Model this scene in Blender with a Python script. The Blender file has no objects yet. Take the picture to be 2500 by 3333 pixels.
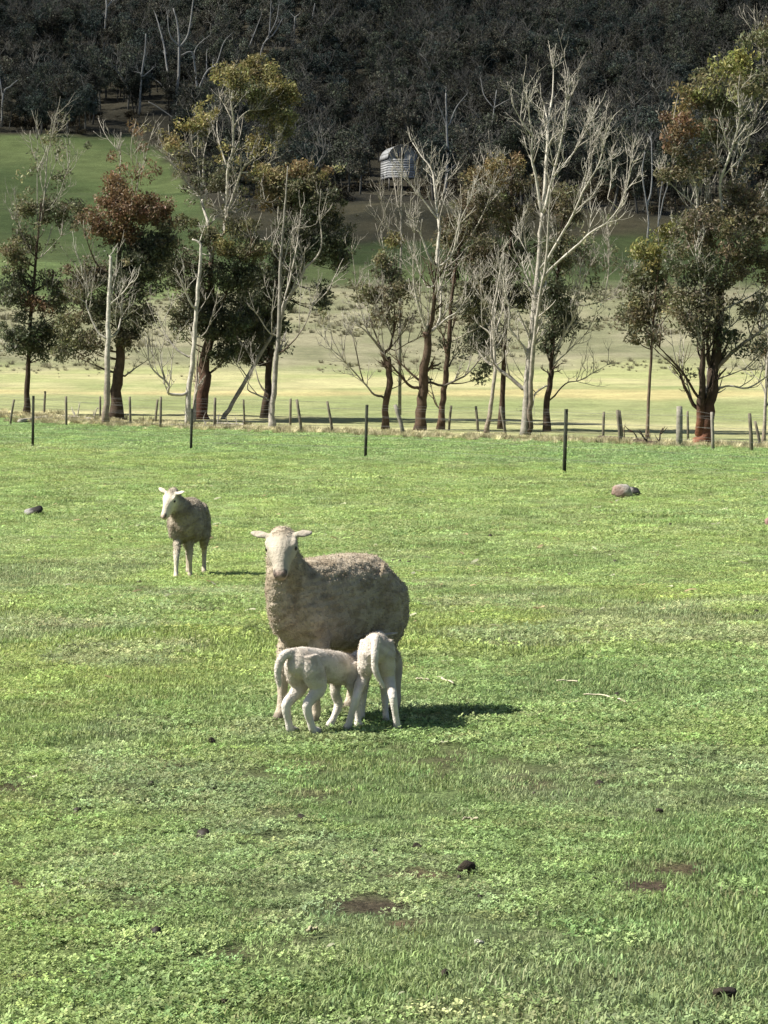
import bpy, math, random
import numpy as np
from mathutils import Vector, Matrix, kdtree

random.seed(7)
RNG = np.random.default_rng(7)
R = math.radians

# ------------------------------------------------------------------ camera, light, exposure
scene = bpy.context.scene
F_PX, CX, CY, HORIZON = 9360.0, 1250.0, 1666.5, 1250.0     # photograph is 2500 x 3333
CAM_Z = 1.4
PITCH = math.atan((CY - HORIZON) / F_PX)
cam_data = bpy.data.cameras.new('camera')
cam = bpy.data.objects.new('camera', cam_data)
scene.collection.objects.link(cam)
cam.location = (0, 0, CAM_Z)
cam.rotation_euler = (math.pi / 2 - PITCH, 0, 0)
cam_data.sensor_fit = 'HORIZONTAL'
cam_data.sensor_width = 36.0
cam_data.lens = 36.0 * F_PX / 2500.0
cam_data.clip_start = 0.1
cam_data.clip_end = 6000
scene.camera = cam

SUN_EL, SUN_AZ = 47.0, -99.0            # azimuth from +Y clockwise: the sun stands to the left
world = bpy.data.worlds.new('World')
scene.world = world
world.use_nodes = True
wn = world.node_tree.nodes
bg = wn['Background']
sky = wn.new('ShaderNodeTexSky')
sky.sky_type = 'NISHITA'
sky.sun_disc = False
sky.sun_elevation = R(SUN_EL)
sky.sun_rotation = R(SUN_AZ)
world.node_tree.links.new(sky.outputs[0], bg.inputs[0])
bg.inputs[1].default_value = 0.05
sun_data = bpy.data.lights.new('sun', 'SUN')
sun_data.energy = 5.0
sun_data.angle = R(0.53)
sun_data.color = (1.0, 0.95, 0.86)
sun = bpy.data.objects.new('sun', sun_data)
scene.collection.objects.link(sun)
to_sun = Vector((math.sin(R(SUN_AZ)) * math.cos(R(SUN_EL)), math.cos(R(SUN_AZ)) * math.cos(R(SUN_EL)), math.sin(R(SUN_EL))))
sun.rotation_euler = to_sun.to_track_quat('Z', 'Y').to_euler()
sun.location = (-60, 20, 60)
scene.view_settings.view_transform = 'Standard'
scene.view_settings.look = 'None'
scene.view_settings.exposure = 1.17
scene.view_settings.gamma = 1.0
scene.render.engine = 'CYCLES'
scene.cycles.max_bounces = 5
scene.cycles.diffuse_bounces = 3
scene.cycles.glossy_bounces = 1
scene.cycles.transmission_bounces = 3
scene.cycles.transparent_max_bounces = 16

# ------------------------------------------------------------------ photograph pixel -> world
CP, SP = math.cos(PITCH), math.sin(PITCH)
def pix(u, v, d):
    """point on the ray of photo pixel (u, v) at world depth y = d"""
    a = (u - CX) / F_PX
    b = -(v - CY) / F_PX
    dx, dy, dz = a, CP + b * SP, b * CP - SP
    t = d / dy
    return Vector((dx * t, d, CAM_Z + dz * t))
def project(x, y, z):
    """world -> photo pixel (arrays)"""
    zz = z - CAM_Z
    depth = y * CP - zz * SP
    up = y * SP + zz * CP
    return CX + F_PX * x / depth, CY - F_PX * up / depth

# ------------------------------------------------------------------ numpy noise
def _hash(ix, iy, seed):
    h = (ix.astype(np.int64) * 374761393 + iy.astype(np.int64) * 668265263 + seed * 69069) & 0xffffffff
    h = ((h ^ (h >> 13)) * 1274126177) & 0xffffffff
    h = (h ^ (h >> 16)) & 0xffffffff
    return h / 4294967295.0
def vnoise(x, y, seed=0):
    x = np.asarray(x, float); y = np.asarray(y, float)
    ix, iy = np.floor(x), np.floor(y)
    fx, fy = x - ix, y - iy
    fx = fx * fx * (3 - 2 * fx); fy = fy * fy * (3 - 2 * fy)
    a = _hash(ix, iy, seed); b = _hash(ix + 1, iy, seed); c = _hash(ix, iy + 1, seed); d = _hash(ix + 1, iy + 1, seed)
    return (a * (1 - fx) + b * fx) * (1 - fy) + (c * (1 - fx) + d * fx) * fy
def fbm(x, y, seed=0, octv=4):
    s = 0; a = .5; t = 0
    for o in range(octv):
        s = s + a * vnoise(x * 2 ** o, y * 2 ** o, seed + o * 17); t += a; a *= .5
    return s / t
def sstep(a, b, x):
    t = np.clip((np.asarray(x, float) - a) / (b - a), 0, 1)
    return t * t * (3 - 2 * t)

# ------------------------------------------------------------------ terrain height
_PY = np.array([-20, 0, 12, 19, 26, 40, 60, 75, 95, 117, 130, 150, 200, 260, 330, 400, 480, 600, 900, 1300, 1800, 2400], float)
_PZ = np.array([-1.4, -1.4, -1.4, -1.5, -1.7, -1.74, -1.76, -1.74, -1.86, -1.86, -1.45, -.64, 1.07, 5.5, 14.1, 22.6, 32, 55, 130, 250, 390, 480], float)
_ty = np.linspace(math.log(15), math.log(2440), 3000)           # table in log(y + 30)
_tz = np.interp(np.exp(_ty) - 30, _PY, _PZ)
_k = np.hanning(61); _k /= _k.sum()
_tz = np.convolve(np.pad(_tz, 30, mode='edge'), _k, mode='valid')
def gz(x, y):
    x = np.asarray(x, float); y = np.asarray(y, float)
    z = np.interp(np.log(np.maximum(y, -14) + 30), _ty, _tz) + CAM_Z
    w = sstep(30, 60, y) * (1 - sstep(120, 160, y))
    z = z - .016 * np.clip(x, -40, 40) * w
    z = z + (fbm(x * .9, y * .9, 3, 3) - .5) * .035 * sstep(4, 8, y)
    far = sstep(200, 400, y)
    z = z + (fbm(x * .02, y * .02, 5, 4) - .5) * 9 * far
    return z
def gz1(x, y): return float(gz(x, y))
def ground_hit(u, v, d0=4.0, d1=1500.0):
    """world point where the ray of a photo pixel meets the ground"""
    d = d0
    prev = d
    while d < d1:
        p = pix(u, v, d)
        if p.z <= gz1(p.x, p.y):
            a, b = prev, d
            for _ in range(30):
                m = .5 * (a + b); p = pix(u, v, m)
                if p.z <= gz1(p.x, p.y): b = m
                else: a = m
            p = pix(u, v, b)
            return Vector((p.x, p.y, gz1(p.x, p.y)))
        prev = d; d *= 1.01
    p = pix(u, v, d1); return Vector((p.x, p.y, gz1(p.x, p.y)))

# ------------------------------------------------------------------ object helpers
COL = scene.collection
def tag(o, label=None, cat=None, group=None, kind=None):
    if label: o['label'] = label
    if cat: o['category'] = cat
    if group: o['group'] = group
    if kind: o['kind'] = kind
    return o
def link(name, me, parent=None, mat=None, smooth=True):
    o = bpy.data.objects.new(name, me)
    COL.objects.link(o)
    if mat is not None and me is not None and len(me.materials) == 0: me.materials.append(mat)
    if me is not None and smooth and len(me.polygons): me.polygons.foreach_set('use_smooth', np.ones(len(me.polygons), bool))
    if parent is not None: o.parent = parent
    return o
def empty(name, loc, rz=0.0):
    o = bpy.data.objects.new(name, None)
    o.empty_display_size = .2
    COL.objects.link(o); o.location = loc; o.rotation_euler = (0, 0, rz)
    return o
def mesh_np(name, V, F, col=None, attrs=None):
    """V (n,3); F (m,3) or (m,4), or a list of such arrays; col (n,3|4) point colours"""
    V = np.asarray(V, np.float32)
    Fs = F if isinstance(F, list) else [F]
    Fs = [np.asarray(f, np.int32) for f in Fs if len(f)]
    me = bpy.data.meshes.new(name)
    me.vertices.add(len(V)); me.vertices.foreach_set('co', V.ravel())
    tot = np.concatenate([np.full(len(f), f.shape[1], np.int32) for f in Fs]) if Fs else np.zeros(0, np.int32)
    loops = np.concatenate([f.ravel() for f in Fs]) if Fs else np.zeros(0, np.int32)
    me.loops.add(len(loops)); me.loops.foreach_set('vertex_index', loops)
    me.polygons.add(len(tot))
    start = np.concatenate([[0], np.cumsum(tot)[:-1]]).astype(np.int32) if len(tot) else tot
    me.polygons.foreach_set('loop_start', start); me.polygons.foreach_set('loop_total', tot)
    me.update(calc_edges=True); me.validate()
    if col is not None: set_col(me, col)
    return me
def set_col(me, col, name='Col'):
    col = np.asarray(col, np.float32)
    if col.shape[1] == 3: col = np.hstack([col, np.ones((len(col), 1), np.float32)])
    a = me.color_attributes.new(name, 'FLOAT_COLOR', 'POINT')
    a.data.foreach_set('color', col.ravel())
class Soup:
    """collects shapes with point colours into one mesh"""
    def __init__(s): s.V = []; s.Q = []; s.T = []; s.C = []; s.n = 0
    def add(s, V, Q=None, T=None, C=(1, 1, 1)):
        V = np.asarray(V, float); C = np.asarray(C, float)
        if C.ndim == 1: C = np.tile(C, (len(V), 1))
        s.V.append(V); s.C.append(C)
        if Q is not None and len(Q): s.Q.append(np.asarray(Q, int) + s.n)
        if T is not None and len(T): s.T.append(np.asarray(T, int) + s.n)
        s.n += len(V)
    def mesh(s, name, offset=None):
        V = np.vstack(s.V)
        if offset is not None: V = V - np.asarray(offset)
        F = []
        if s.Q: F.append(np.vstack(s.Q))
        if s.T: F.append(np.vstack(s.T))
        return mesh_np(name, V, F, np.vstack(s.C))
def frame_path(P):
    P = np.asarray(P, float)
    T = np.gradient(P, axis=0)
    T /= np.linalg.norm(T, axis=1)[:, None] + 1e-12
    up = np.array([0.123, -0.97, 0.21])
    A = np.cross(T, up); A /= np.linalg.norm(A, axis=1)[:, None] + 1e-9
    B = np.cross(T, A)
    return T, A, B
def tube(soup, P, rad, n=6, c0=(1, 1, 1), c1=None, cols=None, rough=0.0):
    P = np.asarray(P, float); m = len(P)
    rad = np.asarray(rad, float)
    T, A, B = frame_path(P)
    th = np.linspace(0, 2 * np.pi, n, endpoint=False)
    rr = rad[:, None] * (1 + rough * (RNG.random((m, n)) - .5))
    V = P[:, None, :] + rr[..., None] * (np.cos(th)[None, :, None] * A[:, None, :] + np.sin(th)[None, :, None] * B[:, None, :])
    V = V.reshape(-1, 3)
    i = np.arange(m - 1)[:, None] * n; j = np.arange(n)[None, :]; k = (j + 1) % n
    Q = np.stack([i + j, i + k, i + n + k, i + n + j], -1).reshape(-1, 4)
    V = np.vstack([V, P[0], P[-1]])
    a, b = m * n, m * n + 1
    jj = np.arange(n); kk = (jj + 1) % n
    T1 = np.stack([np.full(n, a), kk, jj], -1)
    T2 = np.stack([np.full(n, b), (m - 1) * n + jj, (m - 1) * n + kk], -1)
    if cols is None:
        c1 = c0 if c1 is None else c1
        t = np.linspace(0, 1, m)[:, None]
        cols = np.asarray(c0)[None] * (1 - t) + np.asarray(c1)[None] * t
    C = np.repeat(cols, n, axis=0)
    C = np.vstack([C, cols[0], cols[-1]])
    soup.add(V, Q, np.vstack([T1, T2]), C)
def catmull(P, sub=4):
    P = np.asarray(P, float)
    if len(P) < 3: 
        t = np.linspace(0, 1, sub * 2 + 1)[:, None]
        return P[0] * (1 - t) + P[-1] * t
    Q = np.vstack([2 * P[0] - P[1], P, 2 * P[-1] - P[-2]])
    out = []
    for i in range(1, len(Q) - 2):
        for t in np.linspace(0, 1, sub, endpoint=False):
            a, b, c, d = Q[i - 1], Q[i], Q[i + 1], Q[i + 2]
            out.append(.5 * (2 * b + (c - a) * t + (2 * a - 5 * b + 4 * c - d) * t * t + (3 * b - a - 3 * c + d) * t ** 3))
    out.append(P[-1])
    return np.array(out)

# ------------------------------------------------------------------ materials
def new_mat(name):
    m = bpy.data.materials.new(name); m.use_nodes = True
    nt = m.node_tree; nt.nodes.clear()
    out = nt.nodes.new('ShaderNodeOutputMaterial')
    return m, nt, out
def N(nt, t, **kw):
    n = nt.nodes.new(t)
    for k, v in kw.items(): setattr(n, k, v)
    return n
def noise_node(nt, scale, detail=4, coord=None, rough=.55):
    n = N(nt, 'ShaderNodeTexNoise'); n.inputs['Scale'].default_value = scale
    n.inputs['Detail'].default_value = detail; n.inputs['Roughness'].default_value = rough
    if coord is not None: nt.links.new(coord, n.inputs['Vector'])
    return n
def attr_mat(name, rough=.8, var=.35, scale=8.0, bump=.0, bump_scale=30.0, attr='Col', spec=.25, translucent=0.0, world_pos=True, tint=None, inst=False, objrand=0.0):
    """colour from a point attribute, broken up by procedural noise"""
    m, nt, out = new_mat(name)
    L = nt.links.new
    at = N(nt, 'ShaderNodeAttribute', attribute_name=attr)
    if inst: at.attribute_type = 'INSTANCER'
    geo = N(nt, 'ShaderNodeNewGeometry')
    if world_pos: co = geo.outputs['Position']
    else: co = N(nt, 'ShaderNodeTexCoord').outputs['Object']
    nz = noise_node(nt, scale, 5, co)
    mr = N(nt, 'ShaderNodeMapRange'); mr.inputs['From Min'].default_value = .25; mr.inputs['From Max'].default_value = .75
    mr.inputs['To Min'].default_value = 1 - var; mr.inputs['To Max'].default_value = 1 + var
    L(nz.outputs['Fac'], mr.inputs['Value'])
    mul = N(nt, 'ShaderNodeVectorMath', operation='SCALE')
    L(at.outputs['Color'], mul.inputs[0]); L(mr.outputs['Result'], mul.inputs['Scale'])
    colout = mul.outputs['Vector']
    if tint is not None:
        t2 = N(nt, 'ShaderNodeVectorMath', operation='MULTIPLY'); L(colout, t2.inputs[0]); t2.inputs[1].default_value = tint
        colout = t2.outputs['Vector']
    if objrand > 0:
        oi = N(nt, 'ShaderNodeObjectInfo')
        m2 = N(nt, 'ShaderNodeMapRange'); m2.inputs['To Min'].default_value = 1 - objrand; m2.inputs['To Max'].default_value = 1 + objrand
        L(oi.outputs['Random'], m2.inputs['Value'])
        s2 = N(nt, 'ShaderNodeVectorMath', operation='SCALE'); L(colout, s2.inputs[0]); L(m2.outputs['Result'], s2.inputs['Scale'])
        colout = s2.outputs['Vector']
    bs = N(nt, 'ShaderNodeBsdfPrincipled')
    L(colout, bs.inputs['Base Color'])
    bs.inputs['Roughness'].default_value = rough
    bs.inputs['Specular IOR Level'].default_value = spec
    if bump > 0:
        nb = noise_node(nt, bump_scale, 6, co, .65)
        bp = N(nt, 'ShaderNodeBump'); bp.inputs['Strength'].default_value = bump; bp.inputs['Distance'].default_value = 1.0 / bump_scale
        L(nb.outputs['Fac'], bp.inputs['Height']); L(bp.outputs['Normal'], bs.inputs['Normal'])
    sh = bs.outputs[0]
    if translucent > 0:
        tr = N(nt, 'ShaderNodeBsdfTranslucent'); L(colout, tr.inputs['Color'])
        mx = N(nt, 'ShaderNodeMixShader'); mx.inputs[0].default_value = translucent
        L(bs.outputs[0], mx.inputs[1]); L(tr.outputs[0], mx.inputs[2]); sh = mx.outputs[0]
    L(sh, out.inputs['Surface'])
    return m

M_GROUND = attr_mat('ground_cover', rough=.95, var=.22, scale=2.2, bump=.8, bump_scale=30, spec=.1)
def speckle(m):
    nt = m.node_tree; L = nt.links.new
    bs = [n for n in nt.nodes if n.type == 'BSDF_PRINCIPLED'][0]
    src = bs.inputs['Base Color'].links[0].from_socket
    geo = [n for n in nt.nodes if n.type == 'NEW_GEOMETRY'][0]
    cur = src
    for sc, lo, hi in ((62.0, .45, 1.5), (9.0, .75, 1.25), (.33, .82, 1.18)):
        nz = noise_node(nt, sc, 3, geo.outputs['Position'], .6)
        mr = N(nt, 'ShaderNodeMapRange'); mr.inputs['From Min'].default_value = .32; mr.inputs['From Max'].default_value = .68
        mr.inputs['To Min'].default_value = lo; mr.inputs['To Max'].default_value = hi
        L(nz.outputs['Fac'], mr.inputs['Value'])
        v = N(nt, 'ShaderNodeVectorMath', operation='SCALE'); L(cur, v.inputs[0]); L(mr.outputs['Result'], v.inputs['Scale']); cur = v.outputs['Vector']
    L(cur, bs.inputs['Base Color'])
speckle(M_GROUND)
M_BARK = attr_mat('bark', rough=.9, var=.45, scale=5.0, bump=.5, bump_scale=14, spec=.15)
M_LEAF = attr_mat('gum_leaves', rough=.55, var=.25, scale=1.2, spec=.3, translucent=.35)
M_GRASS = attr_mat('grass_blades', rough=.6, var=.25, scale=14, spec=.25, translucent=.3, attr='tint', inst=True, objrand=.22)
M_FOREST = attr_mat('forest_leaves', rough=.8, var=.3, scale=.06, spec=.1, translucent=.1, attr='Col', objrand=.45)
M_FLEECE = attr_mat('fleece', rough=.95, var=.22, scale=17, bump=.55, bump_scale=70, spec=.05, world_pos=False)
M_WOOL = attr_mat('wool_locks', rough=.9, var=.2, scale=40, spec=.08, translucent=.18, world_pos=False)
M_LAMB = attr_mat('lamb_coat', rough=.95, var=.10, scale=22, bump=.7, bump_scale=110, spec=.05, world_pos=False)
M_STONE = attr_mat('stone', rough=.9, var=.4, scale=14, bump=.7, bump_scale=40, spec=.15, world_pos=False)
M_POST = attr_mat('weathered_post', rough=.85, var=.35, scale=9, bump=.4, bump_scale=40, spec=.2)
M_CLOUD = attr_mat('cloud_white', rough=1.0, var=.03, scale=.02, spec=0.0)
def thin_cloud(m, k):
    nt = m.node_tree; out = [n for n in nt.nodes if n.type == 'OUTPUT_MATERIAL'][0]
    src = out.inputs['Surface'].links[0].from_socket
    tr = nt.nodes.new('ShaderNodeBsdfTransparent'); mx = nt.nodes.new('ShaderNodeMixShader'); mx.inputs[0].default_value = k
    nt.links.new(src, mx.inputs[1]); nt.links.new(tr.outputs[0], mx.inputs[2]); nt.links.new(mx.outputs[0], out.inputs['Surface'])
thin_cloud(M_CLOUD, .84)
M_PAINT = attr_mat('weathered_boards', rough=.85, var=.3, scale=1.2, bump=.3, bump_scale=8, spec=.15)

# ------------------------------------------------------------------ ground cover colours
SOIL = []      # (centre x, centre y, half width, half depth, strength, colour)
for u0, v0, ru, rv, st, c in [(1190, 2955, 170, 34, 1.0, (.055, .046, .03)), (2135, 2882, 110, 24, .9, (.06, .046, .032)),
                              (2180, 2825, 220, 24, .9, (.06, .05, .028)), (1380, 2846, 160, 18, .95, (.085, .06, .038)),
                              (90, 2882, 150, 20, .8, (.07, .055, .03)), (560, 3100, 260, 40, .45, (.06, .05, .03)), (620, 2980, 300, 60, .35, (.07, .06, .035)),
                              (1330, 3010, 90, 18, .7, (.08, .055, .035)), (1720, 2915, 110, 10, 1.0, (.05, .045, .025)),
                              (1700, 3310, 180, 18, .6, (.07, .055, .03)), (60, 3185, 90, 20, .8, (.05, .045, .025)), (30, 2560, 60, 22, .7, (.06, .05, .03)),
                              (1650, 2480, 350, 60, .3, (.07, .06, .035)), (700, 2530, 500, 80, .25, (.06, .055, .03)), (1480, 2345, 260, 14, .2, (.06, .05, .03))]:
    p = ground_hit(u0, v0); q = ground_hit(u0, v0 - rv); r_ = ground_hit(u0 + ru, v0)
    SOIL.append((p.x, p.y, abs(r_.x - p.x), abs(q.y - p.y), st, c))
def soil_mask(x, y):
    best = np.zeros_like(np.asarray(x, float)); col = np.zeros((best.size, 3)) + (.07, .055, .035)
    w = fbm(x * 9, y * 5, 41, 4)
    for cx, cy, rx, ry, st, c in SOIL:
        dd = np.sqrt(((x - cx) / rx) ** 2 + ((y - cy) / ry) ** 2)
        m = np.clip(st * 1.3 * (1.25 - dd) + (w - .5) * 2.3, 0, 1) * (dd < 1.9)
        k = (m > best).ravel()
        col[k] = c
        best = np.maximum(best, m)
    return best, col
def lerp(a, b, t): return a + (b - a) * np.asarray(t)[..., None]
def pasture_color(x, y):
    """short pasture: bright grass, blue-green grass, grey clover, by patches"""
    x = np.asarray(x, float); y = np.asarray(y, float)
    n1 = fbm(x * .55 + 3, y * .28, 11, 4)
    n2 = fbm(x * 1.3, y * .6 + 9, 23, 4)
    n3 = fbm(x * .16, y * .09, 31, 3)
    bright = np.array([.268, .338, .105]); mid = np.array([.222, .296, .106]); grey = np.array([.258, .30, .145]); blue = np.array([.178, .258, .105])
    c = lerp(mid[None], bright[None], sstep(.42, .62, n1))
    c = lerp(c, np.broadcast_to(grey, c.shape), sstep(.5, .64, n2) * .85)
    c = lerp(c, np.broadcast_to(blue, c.shape), sstep(.55, .7, n3) * .45)
    # the strip under the front fence is a deeper, bluer green; the open paddock before it paler
    f1 = 66 - .85 * x
    c = lerp(c, np.broadcast_to(blue * 1.1, c.shape), sstep(-6, 6, y - f1) * .6)
    c = lerp(c, np.broadcast_to(np.array([.25, .32, .12]), c.shape), sstep(16, 34, y) * (1 - sstep(-8, 3, y - f1)) * .65)
    return c
def belt_y(x): return 103.0 - 1.15 * x      # the tree belt runs obliquely, nearer on the right
def cover(x, y, z):
    u, v = project(x, y, z)
    c = pasture_color(x, y)
    sm, sc = soil_mask(x, y)
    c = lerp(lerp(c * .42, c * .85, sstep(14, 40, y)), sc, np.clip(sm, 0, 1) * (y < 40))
    n = fbm(x * .25, y * .12, 61, 4); nb = fbm(x * .06, y * .05, 67, 4)
    dry = lerp(np.broadcast_to(np.array([.25, .265, .12]), c.shape), np.broadcast_to(np.array([.33, .315, .165]), c.shape), sstep(.35, .65, n))
    dry = lerp(dry, np.broadcast_to(np.array([.15, .19, .075]), c.shape), sstep(.48, .62, nb) * .6)
    c = lerp(c, dry, sstep(-2.5, 1.5, y - belt_y(x) - (n - .5) * 6))
    band = np.exp(-((y - 152 + .1 * x - (nb - .5) * 22 - (n - .5) * 12) / 5.0) ** 2) * (.45 + .75 * sstep(.35, .6, fbm(x * .12, y * .05, 141, 3)))
    c = lerp(c, np.broadcast_to(np.array([.37, .32, .155]), c.shape), np.clip(band * 1.1, 0, .8))
    scrub = lerp(np.broadcast_to(np.array([.15, .153, .088]), c.shape), np.broadcast_to(np.array([.205, .195, .125]), c.shape), sstep(.4, .62, fbm(x * .18, y * .1, 71, 4)))
    c = lerp(c, scrub, sstep(185, 215, y + (n - .5) * 30))
    green = lerp(np.broadcast_to(np.array([.095, .132, .048]), c.shape), np.broadcast_to(np.array([.115, .148, .056]), c.shape), sstep(.4, .6, nb))
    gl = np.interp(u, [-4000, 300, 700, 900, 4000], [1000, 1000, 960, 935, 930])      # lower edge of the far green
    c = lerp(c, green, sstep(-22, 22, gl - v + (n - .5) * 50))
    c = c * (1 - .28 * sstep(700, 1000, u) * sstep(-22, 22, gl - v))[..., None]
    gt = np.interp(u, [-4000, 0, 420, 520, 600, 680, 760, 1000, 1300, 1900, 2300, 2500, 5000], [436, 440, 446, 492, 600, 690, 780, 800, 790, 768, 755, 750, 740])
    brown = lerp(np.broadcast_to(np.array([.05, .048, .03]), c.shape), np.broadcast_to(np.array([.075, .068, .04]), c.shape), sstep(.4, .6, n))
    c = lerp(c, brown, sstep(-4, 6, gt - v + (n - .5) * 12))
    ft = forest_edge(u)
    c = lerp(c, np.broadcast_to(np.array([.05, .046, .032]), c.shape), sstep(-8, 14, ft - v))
    return c
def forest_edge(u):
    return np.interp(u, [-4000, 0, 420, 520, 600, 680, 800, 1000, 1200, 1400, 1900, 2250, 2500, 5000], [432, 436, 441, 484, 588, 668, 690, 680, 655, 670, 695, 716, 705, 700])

# ------------------------------------------------------------------ ground sheet
rows = np.concatenate([[-9, -4, -1], np.exp(np.linspace(math.log(3.0), math.log(2202), 640)) - 2.0])
slope = np.linspace(-1, 1, 301); slope = np.sign(slope) * np.abs(slope) ** 1.25 * .62
GY, GS = np.meshgrid(rows, slope, indexing='ij')
GX = GS * (GY + 14)
GZ = gz(GX, GY)
gV = np.stack([GX.ravel(), GY.ravel(), GZ.ravel()], -1)
nr, nc = GX.shape
ii = np.arange(nr - 1)[:, None] * nc; jj = np.arange(nc - 1)[None, :]
gF = np.stack([ii + jj, ii + jj + 1, ii + nc + jj + 1, ii + nc + jj], -1).reshape(-1, 4)
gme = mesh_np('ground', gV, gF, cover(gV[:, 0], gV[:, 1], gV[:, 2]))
tag(link('ground', gme, None, M_GROUND), 'green sheep paddock running back to dry field and wooded hill', 'ground', kind='structure')

# ------------------------------------------------------------------ scatter by geometry nodes
def scatter(name, P, rotz, scl, idx, tint, protos, tilt=None):
    me = bpy.data.meshes.new(name)
    P = np.asarray(P, np.float32)
    me.vertices.add(len(P)); me.vertices.foreach_set('co', P.ravel())
    rot = np.zeros((len(P), 3), np.float32); rot[:, 2] = rotz
    if tilt is not None: rot[:, :2] = tilt
    a = me.attributes.new('rot', 'FLOAT_VECTOR', 'POINT'); a.data.foreach_set('vector', rot.ravel())
    a = me.attributes.new('scl', 'FLOAT', 'POINT'); a.data.foreach_set('value', np.asarray(scl, np.float32))
    a = me.attributes.new('idx', 'INT', 'POINT'); a.data.foreach_set('value', np.asarray(idx, np.int32))
    a = me.attributes.new('tint', 'FLOAT_COLOR', 'POINT')
    a.data.foreach_set('color', np.hstack([np.asarray(tint, np.float32), np.ones((len(P), 1), np.float32)]).ravel())
    o = bpy.data.objects.new(name, me); COL.objects.link(o)
    pc = bpy.data.collections.new(name + '_kinds')
    for q in protos: pc.objects.link(q)
    ng = bpy.data.node_groups.new(name + '_scatter', 'GeometryNodeTree')
    ng.interface.new_socket('Geometry', in_out='INPUT', socket_type='NodeSocketGeometry')
    ng.interface.new_socket('Geometry', in_out='OUTPUT', socket_type='NodeSocketGeometry')
    gi = ng.nodes.new('NodeGroupInput'); go = ng.nodes.new('NodeGroupOutput')
    m2p = ng.nodes.new('GeometryNodeMeshToPoints')
    ip = ng.nodes.new('GeometryNodeInstanceOnPoints')
    ci = ng.nodes.new('GeometryNodeCollectionInfo')
    ci.inputs['Collection'].default_value = pc
    ci.inputs['Separate Children'].default_value = True; ci.inputs['Reset Children'].default_value = True
    def na(nm, ty):
        n = ng.nodes.new('GeometryNodeInputNamedAttribute'); n.data_type = ty; n.inputs['Name'].default_value = nm; return n.outputs['Attribute']
    e2r = ng.nodes.new('FunctionNodeEulerToRotation')
    L = ng.links.new
    L(gi.outputs[0], m2p.inputs['Mesh']); L(m2p.outputs[0], ip.inputs['Points'])
    L(ci.outputs[0], ip.inputs['Instance']); ip.inputs['Pick Instance'].default_value = True
    L(na('idx', 'INT'), ip.inputs['Instance Index'])
    L(na('rot', 'FLOAT_VECTOR'), e2r.inputs[0]); L(e2r.outputs[0], ip.inputs['Rotation'])
    L(na('scl', 'FLOAT'), ip.inputs['Scale'])
    L(ip.outputs[0], go.inputs[0])
    md = o.modifiers.new('scatter', 'NODES'); md.node_group = ng
    return o
def proto(name, V, F, mat, col=None):
    me = mesh_np(name, V, F, col); me.materials.append(mat)
    return bpy.data.objects.new(name, me)

def blade_tuft(seed, n=95, rad=.09, h=(.008, .022), w=.0014):
    g = np.random.default_rng(seed)
    V = []; Q = []; T = []; k = 0
    for i in range(n):
        r = rad * math.sqrt(g.random()); a = g.random() * 6.283
        b = np.array([r * math.cos(a), r * math.sin(a), -.004])
        hh = g.uniform(*h) * (1.0 if g.random() < .85 else 1.5); la = g.random() * 6.283; lean = g.uniform(.15, 1.1)
        d = np.array([math.cos(la), math.sin(la), 0]); s = np.array([-d[1], d[0], 0]) * w * g.uniform(.7, 1.4)
        p1 = b + d * hh * lean * .35 + np.array([0, 0, hh * .6]); p2 = b + d * hh * lean + np.array([0, 0, hh * (1.0 - .25 * lean)])
        V += [b - s, b + s, p1 + s * .9, p1 - s * .9, p2]
        Q.append([k, k + 1, k + 2, k + 3]); T.append([k + 3, k + 2, k + 4]); k += 5
    return np.array(V), [np.array(Q), np.array(T)]
def clover_tuft(seed, n=62, rad=.09, h=(.005, .020), ls=.0048):
    g = np.random.default_rng(seed)
    V = []; Q = []; k = 0
    for i in range(n):
        r = rad * math.sqrt(g.random()); a = g.random() * 6.283
        c = np.array([r * math.cos(a), r * math.sin(a), g.uniform(*h)])
        tx, ty = g.normal(0, .35, 2)
        st = g.random() * 6.283
        s = ls * g.uniform(.7, 1.35)
        for q in range(3):
            th = st + q * 2.094
            d = np.array([math.cos(th), math.sin(th), 0]); e = np.array([-d[1], d[0], 0])
            d[2] = d[0] * tx + d[1] * ty + .25; e[2] = e[0] * tx + e[1] * ty
            V += [c, c + d * s * .9 - e * s * .62, c + d * s * 1.5, c + d * s * .9 + e * s * .62]
            Q.append([k, k + 1, k + 2, k + 3]); k += 4
    return np.array(V), [np.array(Q)]
def fan_points(y0, y1, dens, pad=1.0, k=.19):
    n = int(dens * (k * (y1 ** 2 - y0 ** 2) + 2 * pad * (y1 - y0)))
    a, b, c = k, 2 * pad, -(k * y0 ** 2 + 2 * pad * y0)
    t = RNG.random(n) * (k * (y1 ** 2 - y0 ** 2) + 2 * pad * (y1 - y0))
    y = (-b + np.sqrt(b * b - 4 * a * (c - t))) / (2 * a)
    x = (RNG.random(n) * 2 - 1) * (k * y + pad)
    return x, y
grass_protos = [proto('grass_kind.%03d' % i, *blade_tuft(100 + i), M_GRASS) for i in range(4)]
clover_protos = [proto('leaf_kind.%03d' % i, *clover_tuft(200 + i), M_GRASS) for i in range(3)]
G_X, G_Y, G_S = [], [], []
for y0, y1, dens, s in [(5.0, 9.5, 430, .9), (9.5, 15, 310, 1.05), (15, 32, 150, 1.35), (32, 70, 34, 2.0), (70, 130, 12, 2.8)]:
    x, y = fan_points(y0, y1, dens)
    G_X.append(x); G_Y.append(y); G_S.append(s * RNG.uniform(.7, 1.3, len(x)))
gx, gy, gs = map(np.concatenate, (G_X, G_Y, G_S))
sm, _ = soil_mask(gx, gy)
keep = (RNG.random(len(gx)) > sm * 1.12) & (gy < belt_y(gx) + 1.5)
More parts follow.
